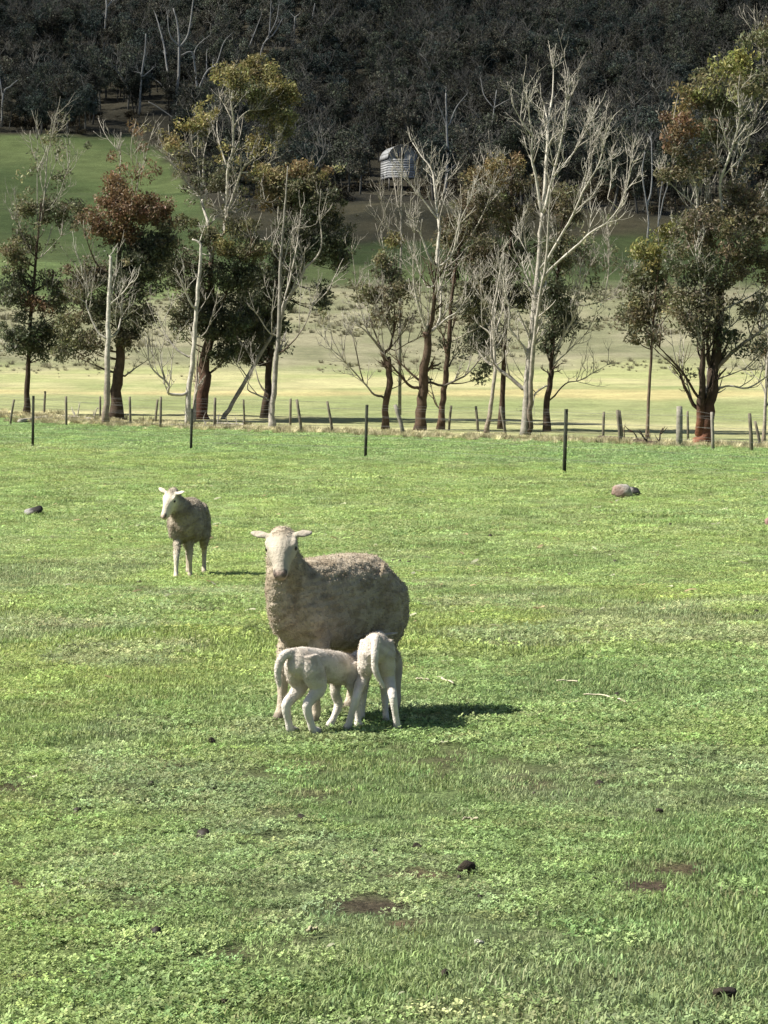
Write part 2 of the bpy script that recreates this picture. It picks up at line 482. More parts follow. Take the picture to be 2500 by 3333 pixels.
# grazing leaves thin, trodden spots
keep &= RNG.random(len(gx)) > sstep(.54, .68, fbm(gx * 9, gy * 6, 77, 3)) * .6
gx, gy, gs = gx[keep], gy[keep], gs[keep]
tall = fbm(gx * .8, gy * .5, 83, 3)
gs = gs * (.8 + .35 * sstep(.35, .7, tall))
cl = fbm(gx * 1.1, gy * .6, 91, 4) + RNG.normal(0, .07, len(gx))
idx = np.where(cl > .45, 4 + RNG.integers(0, 3, len(gx)), RNG.integers(0, 4, len(gx)))
tint = pasture_color(gx, gy) * np.where(cl > .45, 1.12, 1.0)[:, None] * RNG.lognormal(0, .22, (len(gx), 1)) * (1 + RNG.normal(0, .05, (len(gx), 3)))
old = RNG.random(len(gx)) < .035
tint[old] = tint[old] * .4 + np.array([.26, .24, .12]) * .6
o = scatter('pasture_grass', np.stack([gx, gy, gz(gx, gy)], -1), RNG.random(len(gx)) * 6.28, gs, idx, tint, grass_protos + clover_protos, RNG.normal(0, .06, (len(gx), 2)))
tag(o, 'short grazed grass and clover covering the paddock', 'grass', kind='stuff')

# ------------------------------------------------------------------ cloud whose shadow lies on the hill
def make_cloud():
    s = Soup()
    g = np.random.default_rng(5)
    h = 620.0
    sh = -to_sun.xy / to_sun.z
    nth, nph = 14, 8
    th = np.linspace(0, 2 * np.pi, nth, endpoint=False); ph = np.linspace(-np.pi / 2, np.pi / 2, nph)
    lumps = []
    for gy_ in np.arange(405, 1900, 110):
        for gx_ in np.arange(-600, 800, 110):
            lumps.append((gx_ + g.uniform(-35, 35), gy_ + g.uniform(-35, 35), g.uniform(78, 105)))
    for gx_ in np.arange(-640, 840, 70): lumps.append((gx_, 385 + g.uniform(-25, 30), g.uniform(35, 60)))
    for x, y, r in lumps:
        cx, cy = x - sh.x * h, y - sh.y * h
        A, B = np.meshgrid(th, ph)
        rr = r * (1 + .12 * g.random(A.shape))
        V = np.stack([cx + rr * np.cos(A) * np.cos(B), cy + rr * np.sin(A) * np.cos(B), h + .45 * rr * np.sin(B)], -1).reshape(-1, 3)
        i = np.arange(nph - 1)[:, None] * nth; j = np.arange(nth)[None, :]; k = (j + 1) % nth
        s.add(V, np.stack([i + j, i + k, i + nth + k, i + nth + j], -1).reshape(-1, 4), None, (.8, .8, .8))
    o = link('cloud', s.mesh('cloud'), None, M_CLOUD)
    tag(o, 'broad white cloud standing above the wooded hill', 'cloud', kind='structure')
make_cloud()

# ------------------------------------------------------------------ trees
PALE = (.31, .285, .24); WHITE = (.39, .365, .31); GREY = (.21, .195, .165); BROWN = (.075, .052, .036); DARK = (.05, .036, .026); RUSTB = (.2, .085, .045); TAN = (.19, .15, .11)
GOLD = (.185, .165, .065); OLIVE = (.145, .142, .07); DKG = (.075, .085, .048); RUST = (.145, .095, .052); BRN = (.125, .11, .064); YG = (.20, .195, .065); DOL = (.105, .107, .06); RGOLD = (.17, .135, .062)
REG = {'A': (0, 400, 2.0109), 'B': (400, 150, 1.6387), 'C': (1050, 400, 2.0109), 'D': (1500, 150, 1.6385), 'E': (1950, 50, 1.5255),
       'P': (0, 0, 1.8433), 'Q': (800, 0, 1.8433), 'S': (1600, 0, 1.8433)}
def leaves(soup, C, col, n, rad, size, g, flat=.8):
    """n leaf faces spread about each cluster centre C (k,3)"""
    k = len(C)
    if k == 0: return
    off = g.normal(0, 1, (k, n, 3)); off /= np.linalg.norm(off, axis=2)[..., None]
    off *= (g.random((k, n, 1)) ** .45) * np.asarray(rad).reshape(-1, 1, 1)
    off[..., 2] *= flat
    c = (C[:, None, :] + off).reshape(-1, 3)
    m = len(c)
    t = g.normal(0, 1, (m, 3)); t[:, 2] -= .5; t /= np.linalg.norm(t, axis=1)[:, None]
    r = g.normal(0, 1, (m, 3)); w = np.cross(t, r); w /= np.linalg.norm(w, axis=1)[:, None]
    ln = size * g.uniform(.6, 1.4, (m, 1)); wd = ln * g.uniform(.28, .5, (m, 1))
    V = np.stack([c - t * ln * .5, c + w * wd * .5, c + t * ln * .5, c - w * wd * .5], 1).reshape(-1, 3)
    cc = np.repeat(col, n, axis=0) * g.lognormal(0, .22, (m, 1)) * (1 + g.normal(0, .06, (m, 3)))
    soup.add(V, np.arange(m * 4).reshape(-1, 4), None, np.repeat(np.clip(cc, .005, .8), 4, axis=0))
def grow(soup, p, d, ln, r, depth, col, g, gnarl=.35, upw=.25):
    n = 5
    P = [p]; q = np.array(d, float)
    for i in range(n):
        q = q + g.normal(0, gnarl * .5, 3) + np.array([0, 0, upw * .4]); q /= np.linalg.norm(q)
        P.append(P[-1] + q * ln / n)
    P = np.array(P)
    tube(soup, P, np.linspace(r, r * .35, n + 1), 4, col, np.asarray(col) * 1.05)
    if depth > 0:
        for j in range(g.integers(2, 4)):
            t = g.integers(1, n)
            dd = P[t + 1] - P[t]; dd /= np.linalg.norm(dd)
            s = g.normal(0, 1, 3); s -= s.dot(dd) * dd; s /= np.linalg.norm(s)
            grow(soup, P[t], dd * .75 + s * .7, ln * g.uniform(.4, .65), r * .6, depth - 1, col, g, gnarl, upw)
def make_tree(name, label, group, reg, limbs, blobs=(), twig=0.9, tlen=1.25, base_d=None, seed=1, leaf=.15, dens=13.0, per=85, cat='tree', depthk=.5, clr=.42, bare_r=1.0, fill=.5, stems=1.0):
    g = np.random.default_rng(seed)
    ox, oy, sc = REG[reg]
    def uv(p): return np.array([ox + p[0] / sc, oy + p[1] / sc])
    b = uv(limbs[0][0][0])
    hit = ground_hit(b[0], b[1]) if base_d is None else None
    d = hit.y if hit is not None else base_d
    root_p = hit if hit is not None else None
    if root_p is None:
        q = pix(b[0], b[1], d); root_p = Vector((q.x, q.y, gz1(q.x, q.y)))
    s_m = d / F_PX                      # metres per photo pixel at this tree
    root = empty(name, root_p)
    trunk = Soup(); samp = []           # (u, v, off)
    pts3 = []; dirs3 = []; rads3 = []; cols3 = []; lens = []
    for li, (pl, w0, w1, c0, c1) in enumerate(limbs):
        U = np.array([uv(p) for p in pl])
        U = catmull(U, 4)
        L = np.sum(np.linalg.norm(np.diff(U, axis=0), axis=1)) * s_m
        if li == 0: o0 = 0.0; o1 = g.uniform(-.06, .06) * L
        else:
            S = np.array(samp); dist = np.linalg.norm(S[:, :2] - U[0], axis=1); k = int(np.argmin(dist))
            o0 = S[k, 2]; o1 = o0 + g.choice([-1, 1]) * g.uniform(.15, 1) * depthk * L
            if dist[k] * s_m < .9: U[0] = S[k, :2]
        t = np.linspace(0, 1, len(U))
        off = o0 + (o1 - o0) * t ** 1.2
        samp += [(a[0], a[1], o_) for a, o_ in zip(U, off)]
        P = np.array([pix(a[0], a[1], d + o_) for a, o_ in zip(U, off)])
        rad = (w0 + (w1 - w0) * t) / sc * s_m * .5 * bare_r
        if li > 0: rad = rad * (1 - .45 * t ** 3)
        if li == 0 or (pl[0][1] == limbs[0][0][0][1]):
            P[0][2] = min(P[0][2], gz1(P[0][0], P[0][1])) - .15
            rad[0] *= 1.5; rad[1] *= 1.12
        P[1:] += g.normal(0, 1, P[1:].shape) * rad[1:, None] * .13
        tc_ = np.clip(t * 2.6, 0, 1)[:, None] if li < 2 else t[:, None]
        tube(trunk, P, rad * (1 if li == 0 and w0 > 60 else .88), 9 if w0 / sc * s_m > .25 else 6, cols=np.asarray(c0)[None] * (1 - tc_) + np.asarray(c1)[None] * tc_, rough=.22)
        for i in range(1, len(P)):
            pts3.append(P[i]); dirs3.append((P[i] - P[i - 1]) / (np.linalg.norm(P[i] - P[i - 1]) + 1e-9)); rads3.append(rad[i]); cols3.append(np.asarray(c1)); lens.append(L)
        nt = int(2.0 * twig * L + g.random())
        if li == 0: nt = nt // 3
        for _ in range(nt):
            i = g.integers(max(1, len(P) // 3), len(P))
            dd = P[i] - P[i - 1]; dd /= np.linalg.norm(dd) + 1e-9
            s = g.normal(0, 1, 3); s -= s.dot(dd) * dd; s /= np.linalg.norm(s)
            grow(trunk, P[i], dd * .75 + s * .6, tlen * g.uniform(.6, 1.7) * (1 - .5 * i / len(P)), max(rad[i] * .42, .015), 2, np.asarray(c1) * g.uniform(.8, 1.1), g, upw=.45)
        if li > 0 or len(limbs) < 6:
            for _ in range(int(stems * min(L, 4.5) * .62 + g.random())):
                i = g.integers(max(1, len(P) // 4), len(P))
                dd = P[i] - P[i - 1]; dd /= np.linalg.norm(dd) + 1e-9
                q = dd * .6 + np.array([g.normal(0, .38), g.normal(0, .38), .75])
                grow(trunk, P[i], q / np.linalg.norm(q), g.uniform(1.1, 2.7) * (1 - .45 * i / len(P)) * s_m / .0115, max(rad[i] * .45, .02), 2, np.asarray(PALE) * g.uniform(.75, 1.15), g, gnarl=.2, upw=.3)
        # the limb breaks up into a few twigs at its end
        if li > 0:
            dd = P[-1] - P[-2]; dd /= np.linalg.norm(dd) + 1e-9
            for _ in range(2): grow(trunk, P[-1], dd + g.normal(0, .3, 3), tlen * g.uniform(.3, .7), max(rad[-1] * .6, .015), 0, np.asarray(c1) * .95, g, upw=.4)
    pts3 = np.array(pts3); rads3 = np.array(rads3); cols3 = np.array(cols3)
    if len(blobs):
        crown = Soup()
        for bl in blobs:
            zx, zy, rx, ry, c = bl[:5]; dn = bl[5] if len(bl) > 5 else 1.0
            cu = uv((zx, zy)); RX = 1.22 * rx / sc * s_m; RY = 1.16 * ry / sc * s_m; RD = .5 * (RX + RY) * 1.05
            S = np.array(samp); k = int(np.argmin(np.linalg.norm(S[:, :2] - cu, axis=1)))
            c3 = np.array(pix(cu[0], cu[1], d + S[k, 2] * .6 + g.normal(0, .3)))
            n = max(5, int(dens * .85 * dn * math.pi * RX * RY))
            q = g.normal(0, 1, (n, 3)); q /= np.linalg.norm(q, axis=1)[:, None]
            q *= (g.random((n, 1)) ** .5) * g.uniform(.75, 1.12, (n, 1))
            C = c3 + q * np.array([RX, RD, RY])
            cr = clr * g.uniform(.55, 1.25, n)
            cc = np.asarray(c)[None] * g.lognormal(0, .18, (n, 1)) * (1 + g.normal(0, .05, (n, 3)))
            leaves(crown, C, cc, per, cr, leaf, g)
            for j in range(0, n, 3):
                k = int(np.argmin(np.linalg.norm(pts3 - (C[j] - [0, 0, .5]), axis=1)))
                a = pts3[k]; e = C[j]; ln = np.linalg.norm(e - a)
                if ln < .25 or ln > 4: continue
                mid = .5 * (a + e) + np.array([0, 0, -.12 * ln]) + g.normal(0, .08 * ln, 3)
                tt = np.linspace(0, 1, 5)[:, None]
                P = a * (1 - tt) ** 2 + 2 * mid * tt * (1 - tt) + e * tt ** 2
                r0 = max(.014, min(rads3[k] * .5, .035))
                tube(trunk, P, np.linspace(r0, .008, 5), 4, cols3[k] * .9, cols3[k] * .8)
        cen = np.array([[uv(b)[0], uv(b)[1]] for b in blobs]); bc = np.array([b[4] for b in blobs])
        S = np.array(samp)[1:]
        pu, pv = project(pts3[:, 0], pts3[:, 1], pts3[:, 2])
        lo = cen[:, 1].max() + 20
        ok = np.where((pv < lo) & (rads3 < .16))[0]
        if len(ok) and fill > 0:
            n = int(fill * len(ok))
            sel = g.choice(ok, n)
            C = pts3[sel] + g.normal(0, .55, (n, 3)) + np.array([0, 0, .25])
            near = np.argmin((pu[sel][:, None] - cen[None, :, 0]) ** 2 + (pv[sel][:, None] - cen[None, :, 1]) ** 2, axis=1)
            cc = bc[near] * g.lognormal(0, .2, (n, 1))
            leaves(crown, C, cc, 42, clr * g.uniform(.5, 1.1, n), leaf, g)
        link('crown', crown.mesh('crown', root_p), root, M_LEAF, smooth=False)
    link('trunk', trunk.mesh('trunk', root_p), root, M_BARK)
    tag(root, label, cat, group)
    return root
BELT = 'gum trees in the belt along the paddock fence'
make_tree('gum_tree', 'dark leafy gum tree at the far left of the tree belt', BELT, 'A', [
    ([(172, 1905), (180, 1650), (190, 1480), (215, 1100), (245, 800), (270, 520)], 46, 10, DARK, DARK),
    ([(245, 780), (290, 480), (310, 220), (340, 100), (375, 60)], 12, 4, GREY, PALE), ([(290, 480), (345, 310), (370, 250)], 7, 3, PALE, PALE),
    ([(300, 600), (390, 460), (430, 340), (475, 260)], 9, 4, PALE, PALE), ([(245, 760), (243, 400), (245, 110)], 7, 3, GREY, GREY),
    ([(235, 900), (300, 850), (400, 740)], 10, 6, PALE, PALE), ([(200, 1350), (90, 1390), (0, 1420)], 10, 5, GREY, PALE), ([(230, 900), (130, 700), (100, 640)], 12, 4, BROWN, GREY),
    ([(200, 1400), (300, 1300), (420, 1250)], 14, 5, BROWN, BROWN)],
    [(170, 560, 80, 90, OLIVE, .7), (330, 590, 130, 90, DOL, .8), (480, 560, 80, 65, DOL, .8), (90, 880, 110, 110, OLIVE, .8), (90, 1100, 120, 140, DKG), (240, 1190, 80, 60, RUST, .8),
     (110, 1400, 110, 130, DKG, 1.2), (290, 1420, 120, 120, DKG, 1.1), (400, 1120, 110, 110, DOL, .8), (190, 760, 90, 90, DOL, .7), (330, 1010, 60, 60, OLIVE, .5)], seed=11, twig=.5)
make_tree('gum_tree', 'rust-brown bushy gum tree with thick dark trunk', BELT, 'A', [
    ([(755, 1945), (765, 1700), (790, 1500), (790, 1300), (780, 1000), (780, 640)], 84, 18, DARK, BROWN),
    ([(800, 1670), (880, 1610), (1000, 1530)], 16, 6, BROWN, GREY), ([(785, 1150), (620, 900), (560, 740)], 18, 6, BROWN, BROWN), ([(790, 1000), (900, 800), (960, 620)], 20, 6, BROWN, BROWN),
    ([(780, 900), (900, 420), (880, 300), (850, 210)], 9, 3, GREY, PALE), ([(780, 700), (785, 320), (790, 210), (760, 170)], 8, 3, GREY, PALE), ([(890, 420), (920, 330), (940, 240)], 6, 3, PALE, PALE),
    ([(785, 1350), (620, 1250), (480, 1200)], 14, 5, BROWN, BROWN)],
    [(770, 410, 90, 85, RUST), (740, 540, 110, 80, RUST, 1.1), (610, 640, 100, 80, RUST, .9), (890, 540, 130, 110, RUST, 1.1), (1010, 600, 120, 110, RUST), (800, 720, 170, 90, RUST, 1.2),
     (960, 850, 150, 120, DKG, 1.3), (880, 1000, 190, 150, DKG, 1.2), (640, 1000, 110, 110, BRN, .9), (500, 1050, 110, 120, BRN, .8), (470, 1330, 120, 110, OLIVE, .8),
     (860, 1250, 130, 170, DOL, .9), (600, 1440, 90, 100, BRN, .8), (1060, 780, 100, 110, DOL), (640, 1230, 100, 120, DOL, .9), (420, 1480, 90, 70, DOL, .7), (840, 1440, 80, 80, BRN, .6)], seed=12, twig=.3)
make_tree('dead_gum_tree', 'smooth pale bare trunk in front of the rust-brown gum', 'bare gums in the belt', 'A', [
    ([(695, 1978), (700, 1700), (705, 1420), (710, 1250), (718, 1050), (725, 900), (720, 870)], 50, 15, TAN, WHITE),
    ([(700, 1410), (640, 1370), (590, 1260), (565, 1180), (580, 1100), (535, 1000)], 16, 8, PALE, PALE), ([(565, 1180), (520, 1150)], 8, 6, PALE, PALE), ([(540, 1000), (530, 920), (495, 840)], 10, 6, PALE, WHITE),
    ([(715, 1410), (770, 1370), (795, 1250), (800, 1080)], 16, 9, PALE, WHITE), ([(800, 1290), (845, 1250)], 8, 5, PALE, PALE), ([(725, 1150), (755, 1020)], 10, 6, WHITE, WHITE)], seed=13, twig=.5)
make_tree('gum_tree', 'tallest golden-topped gum with white limbs and red-brown trunk', BELT, 'B', [
    ([(410, 1990), (425, 1800), (440, 1650), (480, 1480), (470, 1300), (470, 1150)], 78, 25, (.085, .038, .026), BROWN),
    ([(470, 1180), (455, 960), (425, 850), (420, 800)], 20, 15, WHITE, WHITE), ([(420, 800), (340, 730), (290, 660), (220, 580), (205, 500)], 13, 5, WHITE, PALE),
    ([(425, 800), (410, 680), (390, 600), (370, 570)], 10, 4, WHITE, PALE), ([(430, 780), (430, 600), (455, 480)], 12, 5, WHITE, PALE),
    ([(470, 1150), (500, 1020), (540, 1000), (560, 880), (600, 760), (640, 650), (700, 600), (820, 500)], 26, 6, WHITE, PALE),
    ([(540, 1000), (555, 800), (560, 650), (585, 560), (590, 400), (575, 290)], 20, 9, WHITE, WHITE), ([(555, 650), (510, 500), (500, 400)], 12, 6, WHITE, PALE), ([(585, 400), (545, 320), (515, 270)], 9, 5, PALE, PALE),
    ([(640, 680), (720, 660), (810, 600)], 9, 4, WHITE, PALE), ([(590, 420), (660, 350), (720, 340)], 9, 4, PALE, PALE), ([(590, 900), (640, 860), (760, 830)], 8, 4, PALE, PALE), ([(560, 880), (600, 860), (620, 790)], 7, 4, WHITE, PALE),
    ([(470, 1600), (530, 1480), (600, 1430), (650, 1380)], 16, 6, BROWN, PALE), ([(500, 1560), (560, 1480), (700, 1320)], 10, 4, GREY, PALE), ([(520, 1470), (540, 1310), (510, 1220)], 9, 5, GREY, GREY),
    ([(480, 1480), (610, 1200), (680, 1100)], 14, 5, BROWN, BROWN)],
    [(660, 125, 120, 60, GOLD, 1.1), (590, 190, 80, 65, GOLD), (760, 190, 110, 70, GOLD, 1.1), (870, 270, 75, 70, GOLD), (680, 240, 130, 55, OLIVE), (850, 370, 100, 80, OLIVE, .9), (740, 340, 90, 70, OLIVE, .6), (800, 460, 80, 50, OLIVE, .6),
     (370, 430, 80, 50, GOLD), (255, 510, 50, 40, GOLD, .9), (300, 560, 60, 50, OLIVE, .6), (680, 520, 50, 40, GOLD, .6), (560, 1080, 80, 50, GOLD, .8), (690, 1080, 110, 60, OLIVE), (640, 960, 90, 60, OLIVE, .6), (340, 940, 60, 45, OLIVE, .8), (500, 700, 90, 90, DOL, .35),
     (290, 1180, 110, 110, DOL), (400, 1290, 90, 130, DOL), (600, 1230, 120, 110, DKG, 1.1), (620, 1480, 140, 150, DKG, 1.2), (320, 1440, 100, 110, DOL, .9), (540, 1650, 80, 50, DKG), (470, 1010, 80, 60, DOL, .5), (450, 1450, 100, 110, DKG)], seed=14, twig=.55)
make_tree('dead_gum_tree', 'bone-white bare gum with curled low branch beside the tallest tree', 'bare gums in the belt', 'B', [
    ([(345, 2015), (350, 1850), (375, 1650), (390, 1450), (405, 1250), (415, 1100), (410, 1050), (370, 1030)], 36, 11, WHITE, WHITE),
    ([(385, 1420), (330, 1300), (300, 1225)], 16, 8, WHITE, WHITE), ([(370, 1670), (290, 1620), (230, 1540), (185, 1440)], 14, 6, PALE, PALE),
    ([(340, 1860), (245, 1855), (240, 1800), (150, 1710), (125, 1580)], 20, 8, WHITE, WHITE), ([(230, 1790), (205, 1700), (200, 1620)], 11, 6, WHITE, WHITE), ([(390, 1440), (440, 1360)], 8, 5, PALE, PALE), ([(400, 1560), (440, 1530), (460, 1490)], 8, 5, PALE, PALE),
    ([(375, 2015), (385, 1900), (395, 1780), (400, 1650)], 26, 14, PALE, TAN)], seed=15, twig=.5)
make_tree('gum_tree', 'broad dark green gum tree behind the slender grey gum', BELT, 'B', [
    ([(760, 1960), (780, 1700), (800, 1400), (860, 1050), (900, 800)], 50, 16, DARK, DARK), ([(790, 1500), (950, 1200), (1080, 1000)], 18, 6, DARK, DARK), ([(790, 1550), (700, 1450)], 16, 6, DARK, DARK), ([(870, 1000), (1000, 850), (1060, 760)], 14, 5, BROWN, BROWN)],
    [(830, 690, 130, 50, RGOLD), (980, 670, 110, 50, RGOLD, .9), (940, 800, 150, 90, DOL, 1.1), (1060, 850, 90, 90, DKG), (1100, 1050, 110, 120, DKG, 1.2), (910, 1020, 140, 140, DKG, .9), (800, 1280, 140, 160, DKG, 1.1),
     (720, 1480, 150, 160, DKG, 1.3), (690, 1640, 120, 55, DKG), (990, 780, 60, 45, OLIVE), (1080, 880, 50, 35, GOLD), (1050, 1300, 36, 45, DKG), (1070, 1370, 32, 28, DKG), (1160, 1150, 50, 50, DKG), (760, 780, 60, 80, RGOLD, .6)], seed=16, twig=.2, base_d=126)
make_tree('dead_gum_tree', 'slender grey bare gum with fine upright limbs', 'bare gums in the belt', 'B', [
    ([(795, 2038), (800, 1900), (815, 1700), (830, 1550), (840, 1200), (850, 1050), (865, 850), (880, 640)], 40, 6, PALE, GREY),
    ([(835, 1560), (850, 1400), (890, 1250), (930, 1050), (950, 870)], 16, 6, WHITE, PALE), ([(830, 1650), (920, 1560), (980, 1470), (1000, 1380)], 12, 5, BROWN, PALE),
    ([(790, 1890), (720, 1860), (665, 1830), (680, 1760)], 13, 6, GREY, GREY), ([(790, 1880), (730, 1800), (705, 1710)], 13, 6, BROWN, GREY), ([(810, 1540), (775, 1520), (705, 1410)], 10, 5, PALE, PALE),
    ([(840, 1220), (900, 1000), (930, 960)], 8, 4, PALE, PALE), ([(1000, 1400), (1060, 1340), (1090, 1310)], 6, 3, PALE, PALE), ([(840, 1150), (800, 1080), (830, 960)], 8, 4, PALE, PALE)], seed=17, twig=.5)
make_tree('leaning_dead_tree', 'grey dead trunk leaning steeply to the right across the slender gum', None, 'B', [
    ([(530, 1990), (600, 1880), (690, 1720), (830, 1480), (870, 1370), (940, 1260), (970, 1190), (1030, 1130), (1060, 1050), (1050, 900)], 28, 6, GREY, PALE),
    ([(870, 1380), (950, 1180), (970, 1100)], 10, 4, WHITE, PALE), ([(660, 1760), (630, 1720), (590, 1700)], 8, 4, GREY, PALE), ([(760, 1600), (750, 1500)], 7, 4, PALE, PALE)], seed=18, twig=.5, depthk=.3)
make_tree('gum_tree', 'low brown gum forking into many thin bare stems', BELT, 'C', [
    ([(408, 2005), (415, 1850), (440, 1700), (435, 1600), (425, 1540)], 52, 44, (.10, .068, .045), BROWN),
    ([(400, 1790), (340, 1780), (270, 1700), (190, 1610), (130, 1540), (70, 1420)], 18, 6, BROWN, PALE), ([(260, 1690), (210, 1450), (190, 1380)], 10, 5, BROWN, GREY), ([(150, 1560), (60, 1480), (0, 1400)], 7, 4, GREY, GREY),
    ([(425, 1550), (370, 1470), (300, 1380), (205, 1300)], 26, 12, BROWN, WHITE), ([(390, 1490), (330, 1340), (290, 1220), (265, 1210)], 14, 7, BROWN, PALE), ([(430, 1500), (460, 1400), (470, 1250), (460, 1100)], 22, 9, DARK, BROWN),
    ([(440, 1480), (520, 1380), (580, 1310)], 12, 6, BROWN, GREY), ([(450, 1510), (560, 1440), (640, 1400)], 9, 4, BROWN, BROWN), ([(330, 1340), (350, 1200), (330, 1100)], 9, 4, PALE, PALE), ([(400, 1500), (380, 1300), (350, 1180)], 9, 4, PALE, PALE), ([(460, 1350), (430, 1200), (390, 1080)], 9, 4, PALE, PALE),
    ([(430, 1750), (500, 1720), (560, 1680)], 8, 4, BROWN, BROWN), ([(300, 1400), (230, 1150), (220, 1080)], 8, 4, GREY, PALE)],
    [(440, 960, 90, 90, DOL, .7), (380, 900, 60, 60, OLIVE, .5), (470, 760, 40, 40, GOLD, .8), (520, 1060, 90, 80, DOL, .6), (420, 1130, 100, 80, BRN, .5), (300, 1080, 50, 50, OLIVE, .4), (450, 1270, 80, 80, BRN, .4)], seed=19, twig=1.2, tlen=1.1)
make_tree('dead_gum_tree', 'white-limbed dead gum with dark lower trunk at the middle of the belt', 'bare gums in the belt', 'C', [
    ([(632, 2015), (650, 1850), (665, 1650), (690, 1450), (680, 1370)], 72, 46, (.075, .05, .035), BROWN),
    ([(680, 1370), (650, 1270), (610, 1130), (595, 950), (600, 720)], 26, 9, WHITE, WHITE), ([(685, 1370), (692, 1270), (700, 1150)], 16, 8, WHITE, PALE), ([(690, 1380), (770, 1300), (820, 1220)], 18, 8, WHITE, WHITE),
    ([(700, 1385), (800, 1290), (890, 1230), (925, 1180)], 18, 8, WHITE, WHITE), ([(690, 1400), (725, 1250), (735, 1100), (745, 950)], 34, 28, DARK, BROWN), ([(745, 1330), (770, 1260), (775, 1100), (765, 980)], 18, 16, WHITE, WHITE),
    ([(745, 950), (690, 860), (650, 750), (590, 630)], 22, 10, WHITE, WHITE), ([(750, 950), (750, 850), (765, 700), (750, 600), (735, 440), (715, 310), (650, 220), (590, 130)], 26, 11, WHITE, WHITE),
    ([(745, 620), (680, 530), (600, 430), (530, 360)], 16, 7, WHITE, WHITE), ([(760, 950), (850, 860), (880, 720), (920, 600), (980, 480)], 18, 7, PALE, WHITE), ([(770, 960), (800, 930), (920, 760)], 12, 5, PALE, WHITE), ([(720, 1080), (675, 1060), (620, 930)], 14, 8, WHITE, WHITE), ([(595, 870), (540, 790)], 10, 6, PALE, PALE),
    ([(640, 1735), (570, 1720), (500, 1640), (430, 1560)], 24, 18, BROWN, BROWN), ([(640, 1690), (540, 1600), (450, 1520)], 18, 10, BROWN, BROWN), ([(690, 1690), (780, 1720), (860, 1690), (950, 1640), (1060, 1510), (1095, 1490)], 20, 8, DARK, GREY)], seed=20, twig=.9, tlen=1.2, stems=1.4, depthk=.4)
make_tree('gum_tree', 'brown-trunked gum with wide olive-brown crown right of middle', BELT, 'C', [
    ([(768, 2005), (790, 1800), (810, 1600), (830, 1420), (840, 1200), (880, 900), (950, 600)], 54, 14, (.11, .07, .045), BROWN),
    ([(775, 1880), (735, 1830), (710, 1720)], 12, 8, BROWN, BROWN), ([(830, 1600), (850, 1550), (950, 1420)], 16, 7, DARK, GREY), ([(840, 1430), (870, 1420), (960, 1370), (1040, 1330), (1100, 1290)], 12, 6, PALE, PALE), ([(1040, 1330), (930, 1180)], 12, 8, PALE, PALE),
    ([(1040, 1330), (1100, 1400), (1105, 1500)], 10, 8, PALE, PALE), ([(870, 1130), (960, 1080), (1060, 980)], 10, 5, PALE, WHITE), ([(900, 850), (1050, 600), (1120, 400)], 14, 5, PALE, WHITE), ([(880, 950), (1000, 700), (1060, 500), (1020, 400)], 10, 5, PALE, WHITE),
    ([(950, 750), (1100, 620), (1200, 510)], 9, 4, PALE, PALE), ([(840, 1200), (1020, 1050), (1150, 850)], 12, 5, GREY, PALE)],
    [(1150, 300, 90, 75, RGOLD), (1010, 350, 80, 40, RGOLD, .9), (1010, 510, 130, 100, BRN), (900, 640, 100, 110, BRN, .8), (1090, 610, 140, 120, BRN), (960, 840, 150, 140, BRN, .8), (1110, 900, 140, 150, BRN, .9), (850, 1000, 90, 110, DOL, .6),
     (1050, 1150, 150, 140, DOL), (1050, 1420, 90, 150, DKG, 1.1), (800, 750, 80, 80, BRN, .4), (930, 1250, 90, 100, DOL, .6), (1060, 1600, 60, 70, DKG), (1180, 450, 80, 80, OLIVE, .7)], seed=21, twig=.8, dens=8, fill=.3, stems=1.6)
make_tree('dead_gum_tree', 'straight tan pole-like dead trunk left of the big white gum', 'bare gums in the belt', 'C', [
    ([(1072, 2030), (1100, 1850), (1130, 1620), (1120, 1400), (1110, 1250), (1150, 1050), (1180, 850)], 36, 8, TAN, PALE),
    ([(1120, 1420), (1180, 1200), (1200, 1000)], 12, 5, PALE, PALE), ([(1115, 1300), (1060, 1200), (1030, 1060)], 9, 4, PALE, PALE), ([(1125, 1500), (1200, 1350), (1215, 1200)], 10, 4, PALE, PALE)], seed=22, twig=1.0)
